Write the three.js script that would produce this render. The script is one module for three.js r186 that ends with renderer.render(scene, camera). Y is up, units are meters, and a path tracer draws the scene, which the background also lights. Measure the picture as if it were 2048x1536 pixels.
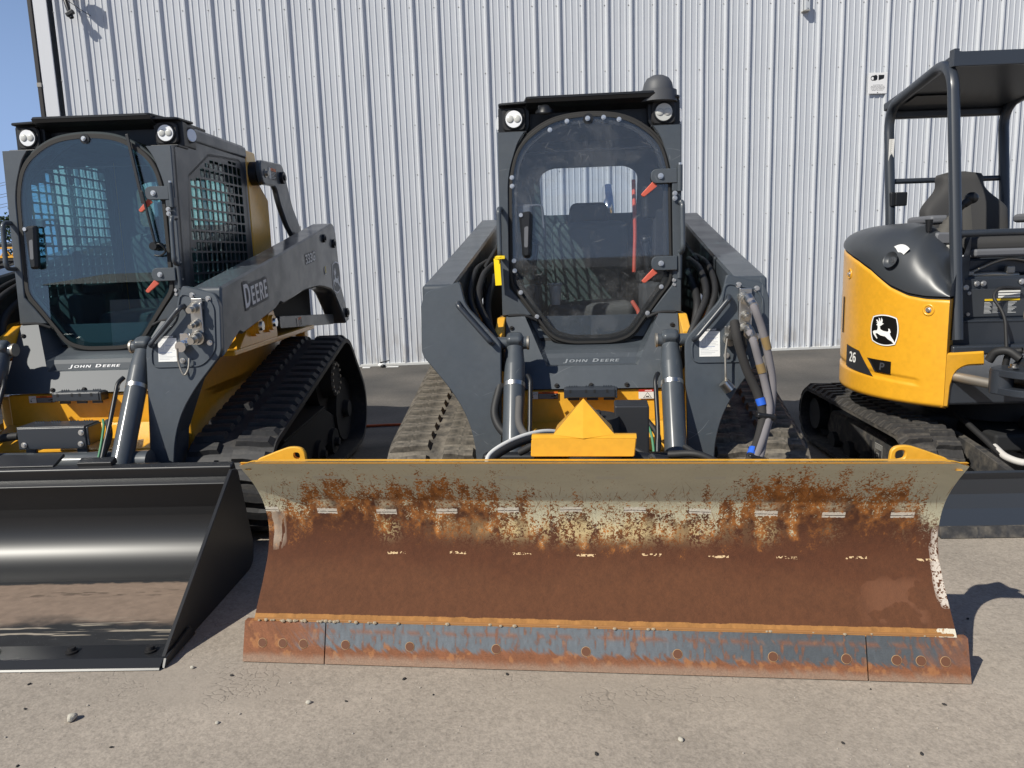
import * as THREE from 'three';
import { mergeGeometries } from 'three/addons/utils/BufferGeometryUtils.js';
import { RoundedBoxGeometry } from 'three/addons/geometries/RoundedBoxGeometry.js';

// ---------- camera, sky, sun, exposure ----------
const scene = new THREE.Scene();
const camera = new THREE.PerspectiveCamera(2 * Math.atan(768 / 1557.16) * 180 / Math.PI, 4 / 3, 0.05, 900);
camera.position.set(0, 1.4229, 0);
camera.rotation.set(-0.16624, 0, -0.03112);
const renderer = new THREE.WebGLRenderer({ antialias: true });
renderer.setSize(1024, 768);
renderer.toneMapping = THREE.LinearToneMapping;
renderer.toneMappingExposure = 1.0;
renderer.shadowMap.enabled = true;

const SUN = new THREE.Vector3(-0.88, 1.0, 0.75).normalize();
const sun = new THREE.DirectionalLight(new THREE.Color(1.0, 0.955, 0.86), 5.0);
sun.position.copy(SUN).multiplyScalar(30);
sun.castShadow = true;
sun.shadow.mapSize.set(4096, 4096);
Object.assign(sun.shadow.camera, { left: -14, right: 14, top: 14, bottom: -14, near: 1, far: 80 });
scene.add(sun); scene.add(sun.target);

{ // clear sky: pale towards the horizon, deeper overhead, brighter round the sun
  const W = 512, H = 256, d = new Float32Array(W * H * 4);
  for (let j = 0; j < H; j++) for (let i = 0; i < W; i++) {
    const el = ((j + 0.5) / H - 0.5) * Math.PI, az = ((i + 0.5) / W - 0.5) * 2 * Math.PI;
    const x = Math.cos(el) * Math.cos(az), y = Math.sin(el), z = Math.cos(el) * Math.sin(az);
    const e = Math.max(y, 0), h = Math.exp(-Math.pow(e / 0.40, 2));
    const c = x * SUN.x + y * SUN.y + z * SUN.z, a = Math.acos(Math.min(1, Math.max(-1, c)));
    const side = (x * SUN.x + z * SUN.z) / Math.hypot(SUN.x, SUN.z), hz = h * Math.pow(0.5 + 0.5 * side, 2) * 0.12; // whiter haze on the sun's side
    const glow = 0.30 * Math.exp(-a * a * 7);
    const k = (j * W + i) * 4;
    d[k] = 0.026 + 0.29 * h + hz + glow; d[k + 1] = 0.070 + 0.41 * h + hz * 0.85 + glow * 0.95; d[k + 2] = 0.19 + 0.62 * h + hz * 0.25 + glow * 0.85;
    if (y < 0) { d[k] = 0.30; d[k + 1] = 0.30; d[k + 2] = 0.30; }
    d[k + 3] = 1;
  }
  const t = new THREE.DataTexture(d, W, H, THREE.RGBAFormat, THREE.FloatType);
  t.mapping = THREE.EquirectangularReflectionMapping; t.magFilter = t.minFilter = THREE.LinearFilter; t.needsUpdate = true;
  scene.background = t; scene.environment = t;
}

// ---------- helpers ----------
const V = (x, y, z) => new THREE.Vector3(x, y, z);
let seed = 12345;
const rnd = () => { seed = (seed * 1664525 + 1013904223) >>> 0; return seed / 4294967296; };
const rr = (a, b) => a + (b - a) * rnd();
const clamp = (x, a = 0, b = 1) => Math.min(b, Math.max(a, x));
const sst = (a, b, x) => { const t = clamp((x - a) / (b - a)); return t * t * (3 - 2 * t); };
const lerp = (a, b, t) => a + (b - a) * t;
function hsh(x, y) { let h = (x * 374761393 + y * 668265263) | 0; h = Math.imul(h ^ (h >>> 13), 1274126177); return ((h ^ (h >>> 16)) >>> 0) / 4294967296; }
function vn(x, y, px = 0, py = 0) { // value noise, optional wrap
  let xi = Math.floor(x), yi = Math.floor(y); const fx = x - xi, fy = y - yi, u = fx * fx * (3 - 2 * fx), v = fy * fy * (3 - 2 * fy);
  const m = (a, p) => p ? ((a % p) + p) % p : a;
  const a = hsh(m(xi, px), m(yi, py)), b = hsh(m(xi + 1, px), m(yi, py)), c = hsh(m(xi, px), m(yi + 1, py)), d = hsh(m(xi + 1, px), m(yi + 1, py));
  return a + (b - a) * u + (c - a) * v + (a - b - c + d) * u * v;
}
function fbm(x, y, o = 4, px = 0, py = 0) { let s = 0, a = 0.5, n = 0; for (let i = 0; i < o; i++) { s += a * vn(x, y, px, py); n += a; a *= 0.5; x *= 2; y *= 2; px *= 2; py *= 2; } return s / n; }
const toS = c => c <= 0.0031308 ? 12.92 * c : 1.055 * Math.pow(c, 1 / 2.4) - 0.055;

function texFrom(w, h, fn, { srgb = true, repeat = false } = {}) { // fn(i, j, out) with out in linear 0..1
  const d = new Uint8Array(w * h * 4), o = [0, 0, 0, 1];
  for (let j = 0; j < h; j++) for (let i = 0; i < w; i++) {
    o[3] = 1; fn(i, j, o); const k = (j * w + i) * 4;
    for (let c = 0; c < 3; c++) d[k + c] = 255 * (srgb ? toS(clamp(o[c])) : clamp(o[c]));
    d[k + 3] = 255 * clamp(o[3]);
  }
  const t = new THREE.DataTexture(d, w, h, THREE.RGBAFormat); t.magFilter = THREE.LinearFilter; t.minFilter = THREE.LinearMipmapLinearFilter; t.generateMipmaps = true;
  if (srgb) t.colorSpace = THREE.SRGBColorSpace;
  if (repeat) t.wrapS = t.wrapT = THREE.RepeatWrapping;
  t.needsUpdate = true; return t;
}
function canvasTex(w, h, draw) {
  const c = document.createElement('canvas'); c.width = w; c.height = h; const g = c.getContext('2d'); draw(g, w, h);
  const t = new THREE.CanvasTexture(c); t.colorSpace = THREE.SRGBColorSpace; t.needsUpdate = true; return t;
}
const L = (r, g, b) => new THREE.Color().setRGB(r, g, b);
const std = (c, rough = 0.5, o = {}) => new THREE.MeshStandardMaterial({ color: c, roughness: rough, side: THREE.DoubleSide, ...o });
const phy = (c, rough = 0.5, o = {}) => new THREE.MeshPhysicalMaterial({ color: c, roughness: rough, side: THREE.DoubleSide, ...o });

// geometry
function nonIdx(g) { const n = g.index ? g.toNonIndexed() : g; for (const k of Object.keys(n.attributes)) if (!['position', 'normal', 'uv'].includes(k)) n.deleteAttribute(k); if (!n.attributes.normal) n.computeVertexNormals(); return n; }
function uvBox(g) { // uv in metres from the dominant direction of each face
  const p = g.attributes.position, n = p.count, uv = new Float32Array(n * 2), a = V(), b = V(), c = V(), m = V();
  for (let i = 0; i < n; i += 3) {
    a.fromBufferAttribute(p, i); b.fromBufferAttribute(p, i + 1); c.fromBufferAttribute(p, i + 2);
    m.copy(b).sub(a).cross(c.clone().sub(a)); const ax = Math.abs(m.x), ay = Math.abs(m.y), az = Math.abs(m.z);
    [a, b, c].forEach((q, k) => { let u, v; if (az >= ax && az >= ay) { u = q.x; v = q.y; } else if (ax >= ay) { u = q.z; v = q.y; } else { u = q.x; v = q.z; } uv[(i + k) * 2] = u; uv[(i + k) * 2 + 1] = v; });
  }
  g.setAttribute('uv', new THREE.BufferAttribute(uv, 2)); return g;
}
function join(gs, keep) { gs = [].concat(gs).map(nonIdx); const g = gs.length > 1 ? mergeGeometries(gs, false) : gs[0]; return keep ? g : uvBox(g); }
function part(name, gs, mat, parent, keep) {
  const m = new THREE.Mesh(gs.isBufferGeometry && gs.userData.done ? gs : join(gs, keep), mat); m.name = name; m.castShadow = m.receiveShadow = true; if (parent) parent.add(m); return m;
}
const used = {};
function numbered(n) { const k = used[n] = (used[n] ?? -1) + 1; return k ? n + '_' + String(k).padStart(3, '0') : n; }
function tag(o, label, category, group) { o.userData.label = label; o.userData.category = category; if (group) o.userData.group = group; return o; }
function thing(name, label, category, [x, y, z] = [0, 0, 0], turn = 0, group) {
  const o = new THREE.Group(); o.name = numbered(name); o.position.set(x, y, z); o.rotation.y = turn; scene.add(o); return tag(o, label, category, group);
}
function struct(name, gs, mat) { const m = part(numbered(name), gs, mat, scene); m.userData.kind = 'structure'; return m; }
function bx(w, h, d, x, y, z, r = 0.005, rot) {
  const g = r > 0 ? new RoundedBoxGeometry(w, h, d, 1, Math.min(r, w / 2.1, h / 2.1, d / 2.1)) : new THREE.BoxGeometry(w, h, d);
  if (rot) { g.rotateX(rot[0] || 0); g.rotateY(rot[1] || 0); g.rotateZ(rot[2] || 0); } g.translate(x, y, z); return g;
}
function cyl(a, b, r1, r2 = r1, seg = 20, open = false) {
  const A = V(...a), B = V(...b), d = B.clone().sub(A), g = new THREE.CylinderGeometry(r2, r1, d.length(), seg, 1, open);
  g.applyQuaternion(new THREE.Quaternion().setFromUnitVectors(V(0, 1, 0), d.normalize())); g.translate((A.x + B.x) / 2, (A.y + B.y) / 2, (A.z + B.z) / 2); return g;
}
function tube(pts, r, seg = 0, rad = 10) { const c = new THREE.CatmullRomCurve3(pts.map(p => V(...p)), false, 'centripetal'); return new THREE.TubeGeometry(c, seg || pts.length * 8, r, rad, false); }
function bent(pts, r, bend = 0.05, rad = 10) { // straight runs with round bends
  const P = pts.map(p => V(...p)), path = new THREE.CurvePath(); let last = P[0];
  for (let i = 1; i < P.length - 1; i++) {
    const a = P[i - 1].clone().sub(P[i]), b = P[i + 1].clone().sub(P[i]), k = Math.min(bend, a.length() * 0.48, b.length() * 0.48);
    const s = P[i].clone().add(a.normalize().multiplyScalar(k)), e = P[i].clone().add(b.normalize().multiplyScalar(k));
    path.add(new THREE.LineCurve3(last, s)); path.add(new THREE.QuadraticBezierCurve3(s, P[i], e)); last = e;
  }
  path.add(new THREE.LineCurve3(last, P[P.length - 1]));
  const pp = []; for (const c of path.curves) { const n = c.isLineCurve3 ? 1 : 6; for (let i = 0; i < n; i++) pp.push(c.getPoint(i / n)); } pp.push(P[P.length - 1]);
  const gs = []; // sweep with parallel frames
  const pos = [], idx = []; let up = V(0.3, 0.9, 0.2);
  for (let i = 0; i < pp.length; i++) {
    const t = pp[Math.min(i + 1, pp.length - 1)].clone().sub(pp[Math.max(i - 1, 0)]).normalize();
    const s = up.clone().cross(t).normalize(), n = t.clone().cross(s).normalize(); up = n;
    for (let k = 0; k <= rad; k++) { const a = k / rad * 2 * Math.PI, q = pp[i].clone().add(s.clone().multiplyScalar(Math.cos(a) * r)).add(n.clone().multiplyScalar(Math.sin(a) * r)); pos.push(q.x, q.y, q.z); }
  }
  for (let i = 0; i < pp.length - 1; i++) for (let k = 0; k < rad; k++) { const a = i * (rad + 1) + k, b = a + rad + 1; idx.push(a, a + 1, b, b, a + 1, b + 1); }
  const g = new THREE.BufferGeometry(); g.setAttribute('position', new THREE.Float32BufferAttribute(pos, 3)); g.setIndex(idx); g.computeVertexNormals(); g.setAttribute('uv', new THREE.Float32BufferAttribute(new Float32Array(pos.length / 3 * 2), 2)); return g;
}
function rpoly(pts, r = 0, K = THREE.Shape) { // polygon with rounded corners; a third number in a point is its own radius
  const s = new K(), n = pts.length;
  pts.forEach((p, i) => {
    const a = pts[(i + n - 1) % n], b = pts[(i + 1) % n], R = p[2] ?? r, la = Math.hypot(a[0] - p[0], a[1] - p[1]), lb = Math.hypot(b[0] - p[0], b[1] - p[1]), k = Math.min(R, la * 0.48, lb * 0.48);
    const x0 = p[0] + (a[0] - p[0]) / la * k, y0 = p[1] + (a[1] - p[1]) / la * k, x1 = p[0] + (b[0] - p[0]) / lb * k, y1 = p[1] + (b[1] - p[1]) / lb * k;
    if (!i) s.moveTo(x0, y0); else s.lineTo(x0, y0); if (k > 1e-5) s.quadraticCurveTo(p[0], p[1], x1, y1);
  });
  s.closePath(); return s;
}
function extr(shape, th, bev = 0.003, seg = 6) { return new THREE.ExtrudeGeometry(shape, { depth: Math.max(th - 2 * bev, 1e-4), bevelEnabled: bev > 0, bevelSize: bev, bevelOffset: -bev, bevelThickness: bev, bevelSegments: 1, curveSegments: seg }).translate(0, 0, bev); }
function plateZ(pts, z, th, { r = 0, bev = 0.003, holes = [], seg = 6 } = {}) { const s = rpoly(pts, r); for (const h of holes) s.holes.push(h.isPath ? h : rpoly(h, h.r ?? 0, THREE.Path)); return extr(s, th, bev, seg).translate(0, 0, z); }
function plateX(pts, x, th, { r = 0, bev = 0.003, holes = [], seg = 6 } = {}) { // points are (z, y)
  const f = q => q.map(p => [-p[0], p[1], p[2]]), s = rpoly(f(pts), r); for (const h of holes) s.holes.push(rpoly(f(h), h.r ?? 0, THREE.Path));
  return extr(s, th, bev, seg).rotateY(Math.PI / 2).translate(x, 0, 0);
}
function plateY(pts, y, th, o = {}) { const { r = 0, bev = 0.003, seg = 6 } = o; return extr(rpoly(pts.map(p => [p[0], -p[1], p[2]]), r), th, bev, seg).rotateX(-Math.PI / 2).translate(0, y, 0); } // points are (x, z)
function grid(fn, nu, nv) { // open surface, fn(u, v) -> [x, y, z]
  const pos = [], uv = [], idx = [];
  for (let j = 0; j <= nv; j++) for (let i = 0; i <= nu; i++) { pos.push(...fn(i / nu, j / nv)); uv.push(i / nu, j / nv); }
  for (let j = 0; j < nv; j++) for (let i = 0; i < nu; i++) { const a = j * (nu + 1) + i, b = a + nu + 1; idx.push(a, a + 1, b, b, a + 1, b + 1); }
  const g = new THREE.BufferGeometry(); g.setAttribute('position', new THREE.Float32BufferAttribute(pos, 3)); g.setAttribute('uv', new THREE.Float32BufferAttribute(uv, 2)); g.setIndex(idx); g.computeVertexNormals(); return g;
}
function quads(list) { // flat quads [a, b, c, d] given counter-clockwise
  const pos = []; for (const [a, b, c, d] of list) pos.push(...a, ...b, ...c, ...a, ...c, ...d);
  const g = new THREE.BufferGeometry(); g.setAttribute('position', new THREE.Float32BufferAttribute(pos, 3)); g.computeVertexNormals(); g.setAttribute('uv', new THREE.Float32BufferAttribute(new Float32Array(pos.length / 3 * 2), 2)); return g;
}
function sweepX(prof, x0, x1) { // a thick plate: profile of (z, y) points swept along x, each with its own thickness offset given as second list
  const s = new THREE.Shape(); prof.forEach((p, i) => i ? s.lineTo(-p[0], p[1]) : s.moveTo(-p[0], p[1])); s.closePath();
  return new THREE.ExtrudeGeometry(s, { depth: x1 - x0, bevelEnabled: false }).rotateY(Math.PI / 2).translate(x0, 0, 0);
}
function hexBolt(x, y, z, r = 0.011, dir = 'z', washer = true) { // hex head with washer, pointing along dir
  const g = [new THREE.CylinderGeometry(r, r, r * 0.9, 6).translate(0, r * 0.6, 0)]; if (washer) g.push(new THREE.CylinderGeometry(r * 1.55, r * 1.55, r * 0.3, 14));
  const m = mergeGeometries(g.map(nonIdx)); if (dir === 'z') m.rotateX(Math.PI / 2); if (dir === 'x') m.rotateZ(-Math.PI / 2); m.translate(x, y, z); return m;
}
const mir = g => { const c = nonIdx(g.clone()); c.scale(-1, 1, 1); const p = c.attributes; for (const k of ['position', 'normal', 'uv']) { const a = p[k]; if (!a) continue; const s = a.itemSize, t = a.array; for (let i = 0; i < a.count; i += 3) for (let j = 0; j < s; j++) { const u = t[(i + 1) * s + j]; t[(i + 1) * s + j] = t[(i + 2) * s + j]; t[(i + 2) * s + j] = u; } } return c; };
// ---------- materials ----------
function scratchField(n, count, len, w, sd) { // soft light scratches on an n x n tile
  seed = sd; const f = new Float32Array(n * n);
  for (let s = 0; s < count; s++) {
    let x = rnd() * n, y = rnd() * n, a = rnd() * 6.283, l = len * (0.2 + rnd() * rnd() * 1.6), k = rr(-0.02, 0.02), st = 0.25 + 0.75 * rnd();
    for (let i = 0; i < l; i++) { x += Math.cos(a); y += Math.sin(a); a += k * 0.3; const xi = ((x | 0) % n + n) % n, yi = ((y | 0) % n + n) % n; f[yi * n + xi] = Math.max(f[yi * n + xi], st * Math.sin(Math.PI * i / l)); if (w > 1) { const q = yi * n + (xi + 1) % n; f[q] = Math.max(f[q], st * 0.6); } }
  }
  return f;
}
function paintTex(c, hi, dust, scr, sd) {
  const n = 1024, f = scratchField(n, scr, 90, 2, sd);
  const t = texFrom(n, n, (i, j, o) => {
    const a = fbm(i / 128, j / 128, 4, 8, 8), b = fbm(i / 16 + 9, j / 16, 3, 64, 64), s = f[j * n + i], sp = hsh(i >> 1, (j >> 1) + sd) > 0.9985 ? 0.5 : 0;
    const d = clamp((a - 0.42) * 1.6) * dust * (0.5 + b) + sp * dust * 2;
    for (let k = 0; k < 3; k++) o[k] = lerp(lerp(c[k] * (0.92 + 0.16 * b), [0.30, 0.27, 0.235][k], clamp(d)), hi[k], s * 0.55);
  }, { repeat: true });
  t.repeat.set(1 / 1.3, 1 / 1.3); return t;
}
function roughTex(lo, hi, sd) { const t = texFrom(512, 512, (i, j, o) => { const a = fbm(i / 64 + sd, j / 64, 5, 8, 8); o[0] = o[1] = o[2] = lerp(lo, hi, clamp((a - 0.25) * 2)); }, { srgb: false, repeat: true }); t.repeat.set(1 / 0.8, 1 / 0.8); return t; }
const GREY = [0.050, 0.061, 0.073];
const rC = roughTex(0.5, 0.72, 3);
const MAT = {
  greyNew: phy(0xffffff, 1, { map: paintTex(GREY, [0.22, 0.23, 0.25], 0.0, 12, 5), roughnessMap: rC, clearcoat: 0.6, clearcoatRoughness: 0.14 }),
  greyUsed: phy(0xffffff, 1, { map: paintTex(GREY, [0.32, 0.33, 0.34], 0.05, 60, 9), roughnessMap: rC, clearcoat: 0.5, clearcoatRoughness: 0.2 }),
  greyEx: phy(L(0.030, 0.036, 0.046), 0.42, { clearcoat: 0.3, clearcoatRoughness: 0.25 }),
  hood: phy(L(0.042, 0.047, 0.054), 0.38, { clearcoat: 0.25, clearcoatRoughness: 0.4 }),
  yellow: phy(0xffffff, 0.42, { map: paintTex([0.80, 0.395, 0.022], [0.86, 0.5, 0.12], 0.02, 8, 17), clearcoat: 0.8, clearcoatRoughness: 0.25 }),
  yellowUsed: phy(0xffffff, 0.5, { map: paintTex([0.78, 0.40, 0.03], [0.85, 0.55, 0.2], 0.22, 40, 21), clearcoat: 0.15, clearcoatRoughness: 0.4 }),
  skirtNew: phy(L(...GREY), 0.62, { clearcoat: 0.3, clearcoatRoughness: 0.45 }),
  black: std(L(0.011, 0.012, 0.014), 0.42),
  blackRough: std(L(0.014, 0.0145, 0.016), 0.8),
  rubberSeal: std(L(0.022, 0.021, 0.020), 0.75),
  trim: std(L(0.016, 0.015, 0.015), 0.55),
  hose: std(L(0.017, 0.017, 0.018), 0.62),
  chrome: std(L(0.75, 0.75, 0.76), 0.12, { metalness: 1 }),
  zinc: std(L(0.62, 0.60, 0.56), 0.32, { metalness: 1 }),
  steel: std(L(0.42, 0.39, 0.34), 0.5, { metalness: 0.8 }),
  bolt: std(L(0.72, 0.71, 0.69), 0.33, { metalness: 0.9 }),
  white: std(L(0.78, 0.78, 0.76), 0.5),
  red: std(L(0.62, 0.08, 0.04), 0.5),
  redPlastic: std(L(0.55, 0.10, 0.06), 0.5),
  blue: std(L(0.02, 0.12, 0.62), 0.5),
  green: std(L(0.07, 0.24, 0.12), 0.6),
  seat: std(L(0.045, 0.044, 0.044), 0.8),
  seatFab: std(L(0.10, 0.10, 0.095), 0.95),
  cabIn: std(L(0.060, 0.063, 0.068), 0.8),
  lightGrey: std(L(0.42, 0.41, 0.38), 0.55),
  midGrey: std(L(0.13, 0.135, 0.15), 0.6),
  boot: std(L(0.085, 0.08, 0.072), 0.75),
  lens: phy(L(0.9, 0.9, 0.9), 0.12, { clearcoat: 1, clearcoatRoughness: 0.05 }),
  lensDim: std(L(0.55, 0.55, 0.52), 0.3),
  glassL: phy(L(0.62, 0.78, 0.82), 0.0, { transmission: 1, thickness: 0, ior: 1.85 }),
  glassM: phy(L(0.90, 0.92, 0.94), 0.02, { transmission: 1, thickness: 0, ior: 1.6 }),
  glassSide: phy(L(0.72, 0.88, 0.88), 0.0, { transmission: 1, thickness: 0, ior: 1.4 }),
  tagYellow: std(L(0.88, 0.62, 0.01), 0.55),
};
function rubberTex(c, dusty, sd) {
  const t = texFrom(512, 512, (i, j, o) => {
    const a = fbm(i / 40 + sd, j / 40, 5, 12, 12), b = fbm(i / 8, j / 8 + sd, 2, 64, 64), k = clamp((a - 0.5 + dusty * 0.45) * 2.2) * clamp(dusty * 1.6) * (0.6 + 0.6 * b);
    for (let q = 0; q < 3; q++) o[q] = lerp(c[q] * (0.75 + 0.5 * b), [0.20, 0.175, 0.14][q], clamp(k));
  }, { repeat: true }); t.repeat.set(1 / 0.6, 1 / 0.6); return t;
}
MAT.trackNew = std(0xffffff, 0.62, { map: rubberTex([0.026, 0.026, 0.028], 0.12, 2) });
MAT.trackUsed = std(0xffffff, 0.9, { map: rubberTex([0.055, 0.050, 0.043], 0.62, 7) });
MAT.trackEx = std(0xffffff, 0.8, { map: rubberTex([0.036, 0.034, 0.033], 0.28, 14) });
MAT.dirtySteel = std(0xffffff, 0.75, { map: rubberTex([0.034, 0.034, 0.036], 0.35, 31) });
MAT.glassClear = phy(L(0.93, 0.95, 0.96), 0.0, { transmission: 1, thickness: 0, ior: 1.45 });
{ // scratched plastic pane: fine dust and scuffs
  const n = 1024, f = scratchField(n, 240, 60, 1, 55), d = texFrom(n, n, (i, j, o) => { const a = fbm(i / 90, j / 90, 4), b = hsh(i >> 1, j >> 1); o[0] = o[1] = o[2] = 0.55; o[3] = clamp(0.012 + 0.025 * sst(0.45, 0.75, a) + (b > 0.99 ? 0.14 : 0) + 0.32 * f[j * n + i] * sst(0.35, 0.6, fbm(i / 60 + 9, j / 60, 2))); }, { repeat: true });
  d.repeat.set(1 / 1.1, 1 / 1.1); MAT.paneDust = std(0xffffff, 0.9, { map: d, transparent: true, depthWrite: false });
}
MAT.sleeve = std(L(0.19, 0.178, 0.186), 0.9);
MAT.sleeveBlack = std(L(0.028, 0.026, 0.025), 0.85);

// ---------- ground ----------
const large = (x, z) => { // how dusty the asphalt is: 1 pale dried mud and dust, 0 bare dark asphalt
  const n = fbm(x * 0.55 + 40, z * 0.8 + 40, 4), m = fbm(x * 1.1 + 7, z * 4.5 + 11, 4);
  let d = 0.95 - sst(3.9, 6.4, -z + (n - 0.5) * 2.6) * 0.82 + (m - 0.5) * 0.55 * sst(3.4, 6.5, -z);
  d += (fbm(x * 2.1 + 3, z * 2.1, 3) - 0.5) * 0.22; return clamp(d, 0.03, 1);
};
const gTint = (x, z) => { const d = large(x, z), k = 0.9 + 0.2 * fbm(x * 0.9 + 90, z * 0.9 + 5, 3); return [lerp(0.066, 0.445, d) * k, lerp(0.063, 0.385, d) * k, lerp(0.059, 0.318, d) * k]; };
const TN = 1024, tileV = new Float32Array(TN * TN);
{
  for (let j = 0; j < TN; j++) for (let i = 0; i < TN; i++) {
    let v = 0.72 + 0.12 * (fbm(i / 90, j / 90, 3, 11.3779 | 0, 11) - 0.5) + 0.20 * (vn(i / 2.67, j / 2.67, 384, 384) - 0.5) + 0.18 * (hsh(i, j) - 0.5) + 0.13 * (vn(i / 6.4, j / 6.4, 160, 160) - 0.5);
    tileV[j * TN + i] = v;
  }
  seed = 77; // loose grit and pits
  for (let s = 0; s < 3600; s++) {
    const x = rnd() * TN | 0, y = rnd() * TN | 0, r = 0.6 + rnd() * rnd() * 2.2, up = rnd() < 0.55, a = up ? 0.17 : -0.24;
    for (let dy = -3; dy <= 3; dy++) for (let dx = -3; dx <= 3; dx++) { const q = Math.hypot(dx, dy * 1.2); if (q > r) continue; tileV[((y + dy + TN) % TN) * TN + (x + dx + TN) % TN] += a * (1 - q / (r + 0.6)); }
  }
}
const tileTex = texFrom(TN, TN, (i, j, o) => { o[0] = o[1] = o[2] = clamp(tileV[j * TN + i] * 1.15); }, { srgb: true, repeat: true });
tileTex.repeat.set(1 / 2.56, 1 / 2.56);
const tileBump = texFrom(TN, TN, (i, j, o) => { o[0] = o[1] = o[2] = tileV[j * TN + i]; }, { srgb: false, repeat: true });
tileBump.repeat.set(1 / 2.56, 1 / 2.56);
const NX0 = -2.9, NX1 = 3.1, NZ0 = -4.0, NZ1 = -1.0;
{ // wide ground, with a rectangle left out where the finer sheet lies
  const xs = [], zs = [];
  const axis = (a, lo, hi) => { let s = 0.06, v = lo; a.push(lo); while (v > -260) { v -= s; s *= 1.09; a.unshift(v); } s = 0.06; v = hi; const n = Math.round((hi - lo) / 0.06); for (let i = 1; i < n; i++) a.push(lo + (hi - lo) * i / n); a.push(hi); while (v < 260) { v += s; s *= 1.09; a.push(v); } };
  axis(xs, NX0, NX1); axis(zs, NZ0, NZ1);
  const pos = [], col = [], uv = [], idx = [], W = xs.length;
  for (const z of zs) for (const x of xs) { pos.push(x, 0, z); const c = gTint(x, z); col.push(...c); uv.push(x, -z); }
  for (let j = 0; j < zs.length - 1; j++) for (let i = 0; i < W - 1; i++) {
    if (xs[i] >= NX0 - 1e-6 && xs[i + 1] <= NX1 + 1e-6 && zs[j] >= NZ0 - 1e-6 && zs[j + 1] <= NZ1 + 1e-6) continue;
    const a = j * W + i, b = a + W; idx.push(a, b, a + 1, a + 1, b, b + 1);
  }
  const g = new THREE.BufferGeometry(); g.setAttribute('position', new THREE.Float32BufferAttribute(pos, 3)); g.setAttribute('color', new THREE.Float32BufferAttribute(col, 3)); g.setAttribute('uv', new THREE.Float32BufferAttribute(uv, 2)); g.setIndex(idx); g.computeVertexNormals();
  const m = new THREE.Mesh(g, std(0xffffff, 0.95, { map: tileTex, vertexColors: true, bumpMap: tileBump, bumpScale: 0.0025 })); m.name = 'ground'; m.receiveShadow = true; m.userData.kind = 'structure'; scene.add(m);
}
{ // near sheet: the same surface with the cracks of dried mud in front of the blade
  const W = 2048, H = 1024, sx = (NX1 - NX0) / W, sz = (NZ1 - NZ0) / H;
  const crack = (x, z) => { // distance to the edges of irregular cells
    const S = 30, px = x * S + (fbm(x * 14, z * 14, 2) - 0.5) * 1.1, pz = z * S * 1.25 + (fbm(x * 14 + 50, z * 14, 2) - 0.5) * 1.1, xi = Math.floor(px), zi = Math.floor(pz); let a = 9, b = 9;
    for (let j = -1; j <= 1; j++) for (let i = -1; i <= 1; i++) { const cx = xi + i + hsh(xi + i, zi + j), cz = zi + j + hsh(xi + i + 71, zi + j + 13), d = Math.hypot(cx - px, cz - pz); if (d < a) { b = a; a = d; } else if (d < b) b = d; }
    return b - a;
  };
  const mudBand = (x, z) => { const e = -2.30 + (x - 0.2) * 0.115 - 0.03; const s = (z - e); return sst(-0.25, -0.03, s) * (1 - sst(0.06, 0.30, s + (fbm(x * 2, z * 2, 3) - 0.5) * 0.3)) * sst(0.38, 0.56, fbm(x * 1.7 + 4, z * 2.4 + 9, 4)) * (1 - sst(0.7, 1.1, x)); };
  const hgt = new Float32Array(W * H);
  const map = texFrom(W, H, (i, j, o) => {
    const x = NX0 + (i + 0.5) * sx, z = NZ1 - (j + 0.5) * sz;
    const u = (((x / 2.56) % 1 + 1) % 1 * TN) | 0, v = (((-z / 2.56) % 1 + 1) % 1 * TN) | 0, t = clamp(tileV[v * TN + u] * 1.15), c = gTint(x, z);
    const mb = z > -2.95 && z < -1.75 ? mudBand(x, z) : 0; let k = t, h = tileV[v * TN + u];
    if (mb > 0.02) { const e = crack(x, z), cr = (1 - sst(0.0, 0.09, e)) * mb * sst(0.35, 0.6, fbm(x * 9 + 30, z * 9, 2)); k = lerp(t, 0.74 + 0.10 * (fbm(x * 30, z * 30, 2) - 0.5), mb * 0.55); k *= 1 - 0.30 * cr; h = lerp(h, 0.85, mb * 0.5) - cr * 0.7; }
    hgt[j * W + i] = h; o[0] = c[0] * k; o[1] = c[1] * k; o[2] = c[2] * k;
  });
  const bump = texFrom(W, H, (i, j, o) => { o[0] = o[1] = o[2] = hgt[j * W + i]; }, { srgb: false });
  const g = grid((u, v) => [NX0 + u * (NX1 - NX0), 0, NZ1 - v * (NZ1 - NZ0)], 1, 1);
  const m = new THREE.Mesh(g, std(0xffffff, 0.95, { map, bumpMap: bump, bumpScale: 0.003 })); m.name = 'pavement'; m.receiveShadow = true; m.userData.kind = 'structure'; scene.add(m);
}

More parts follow.
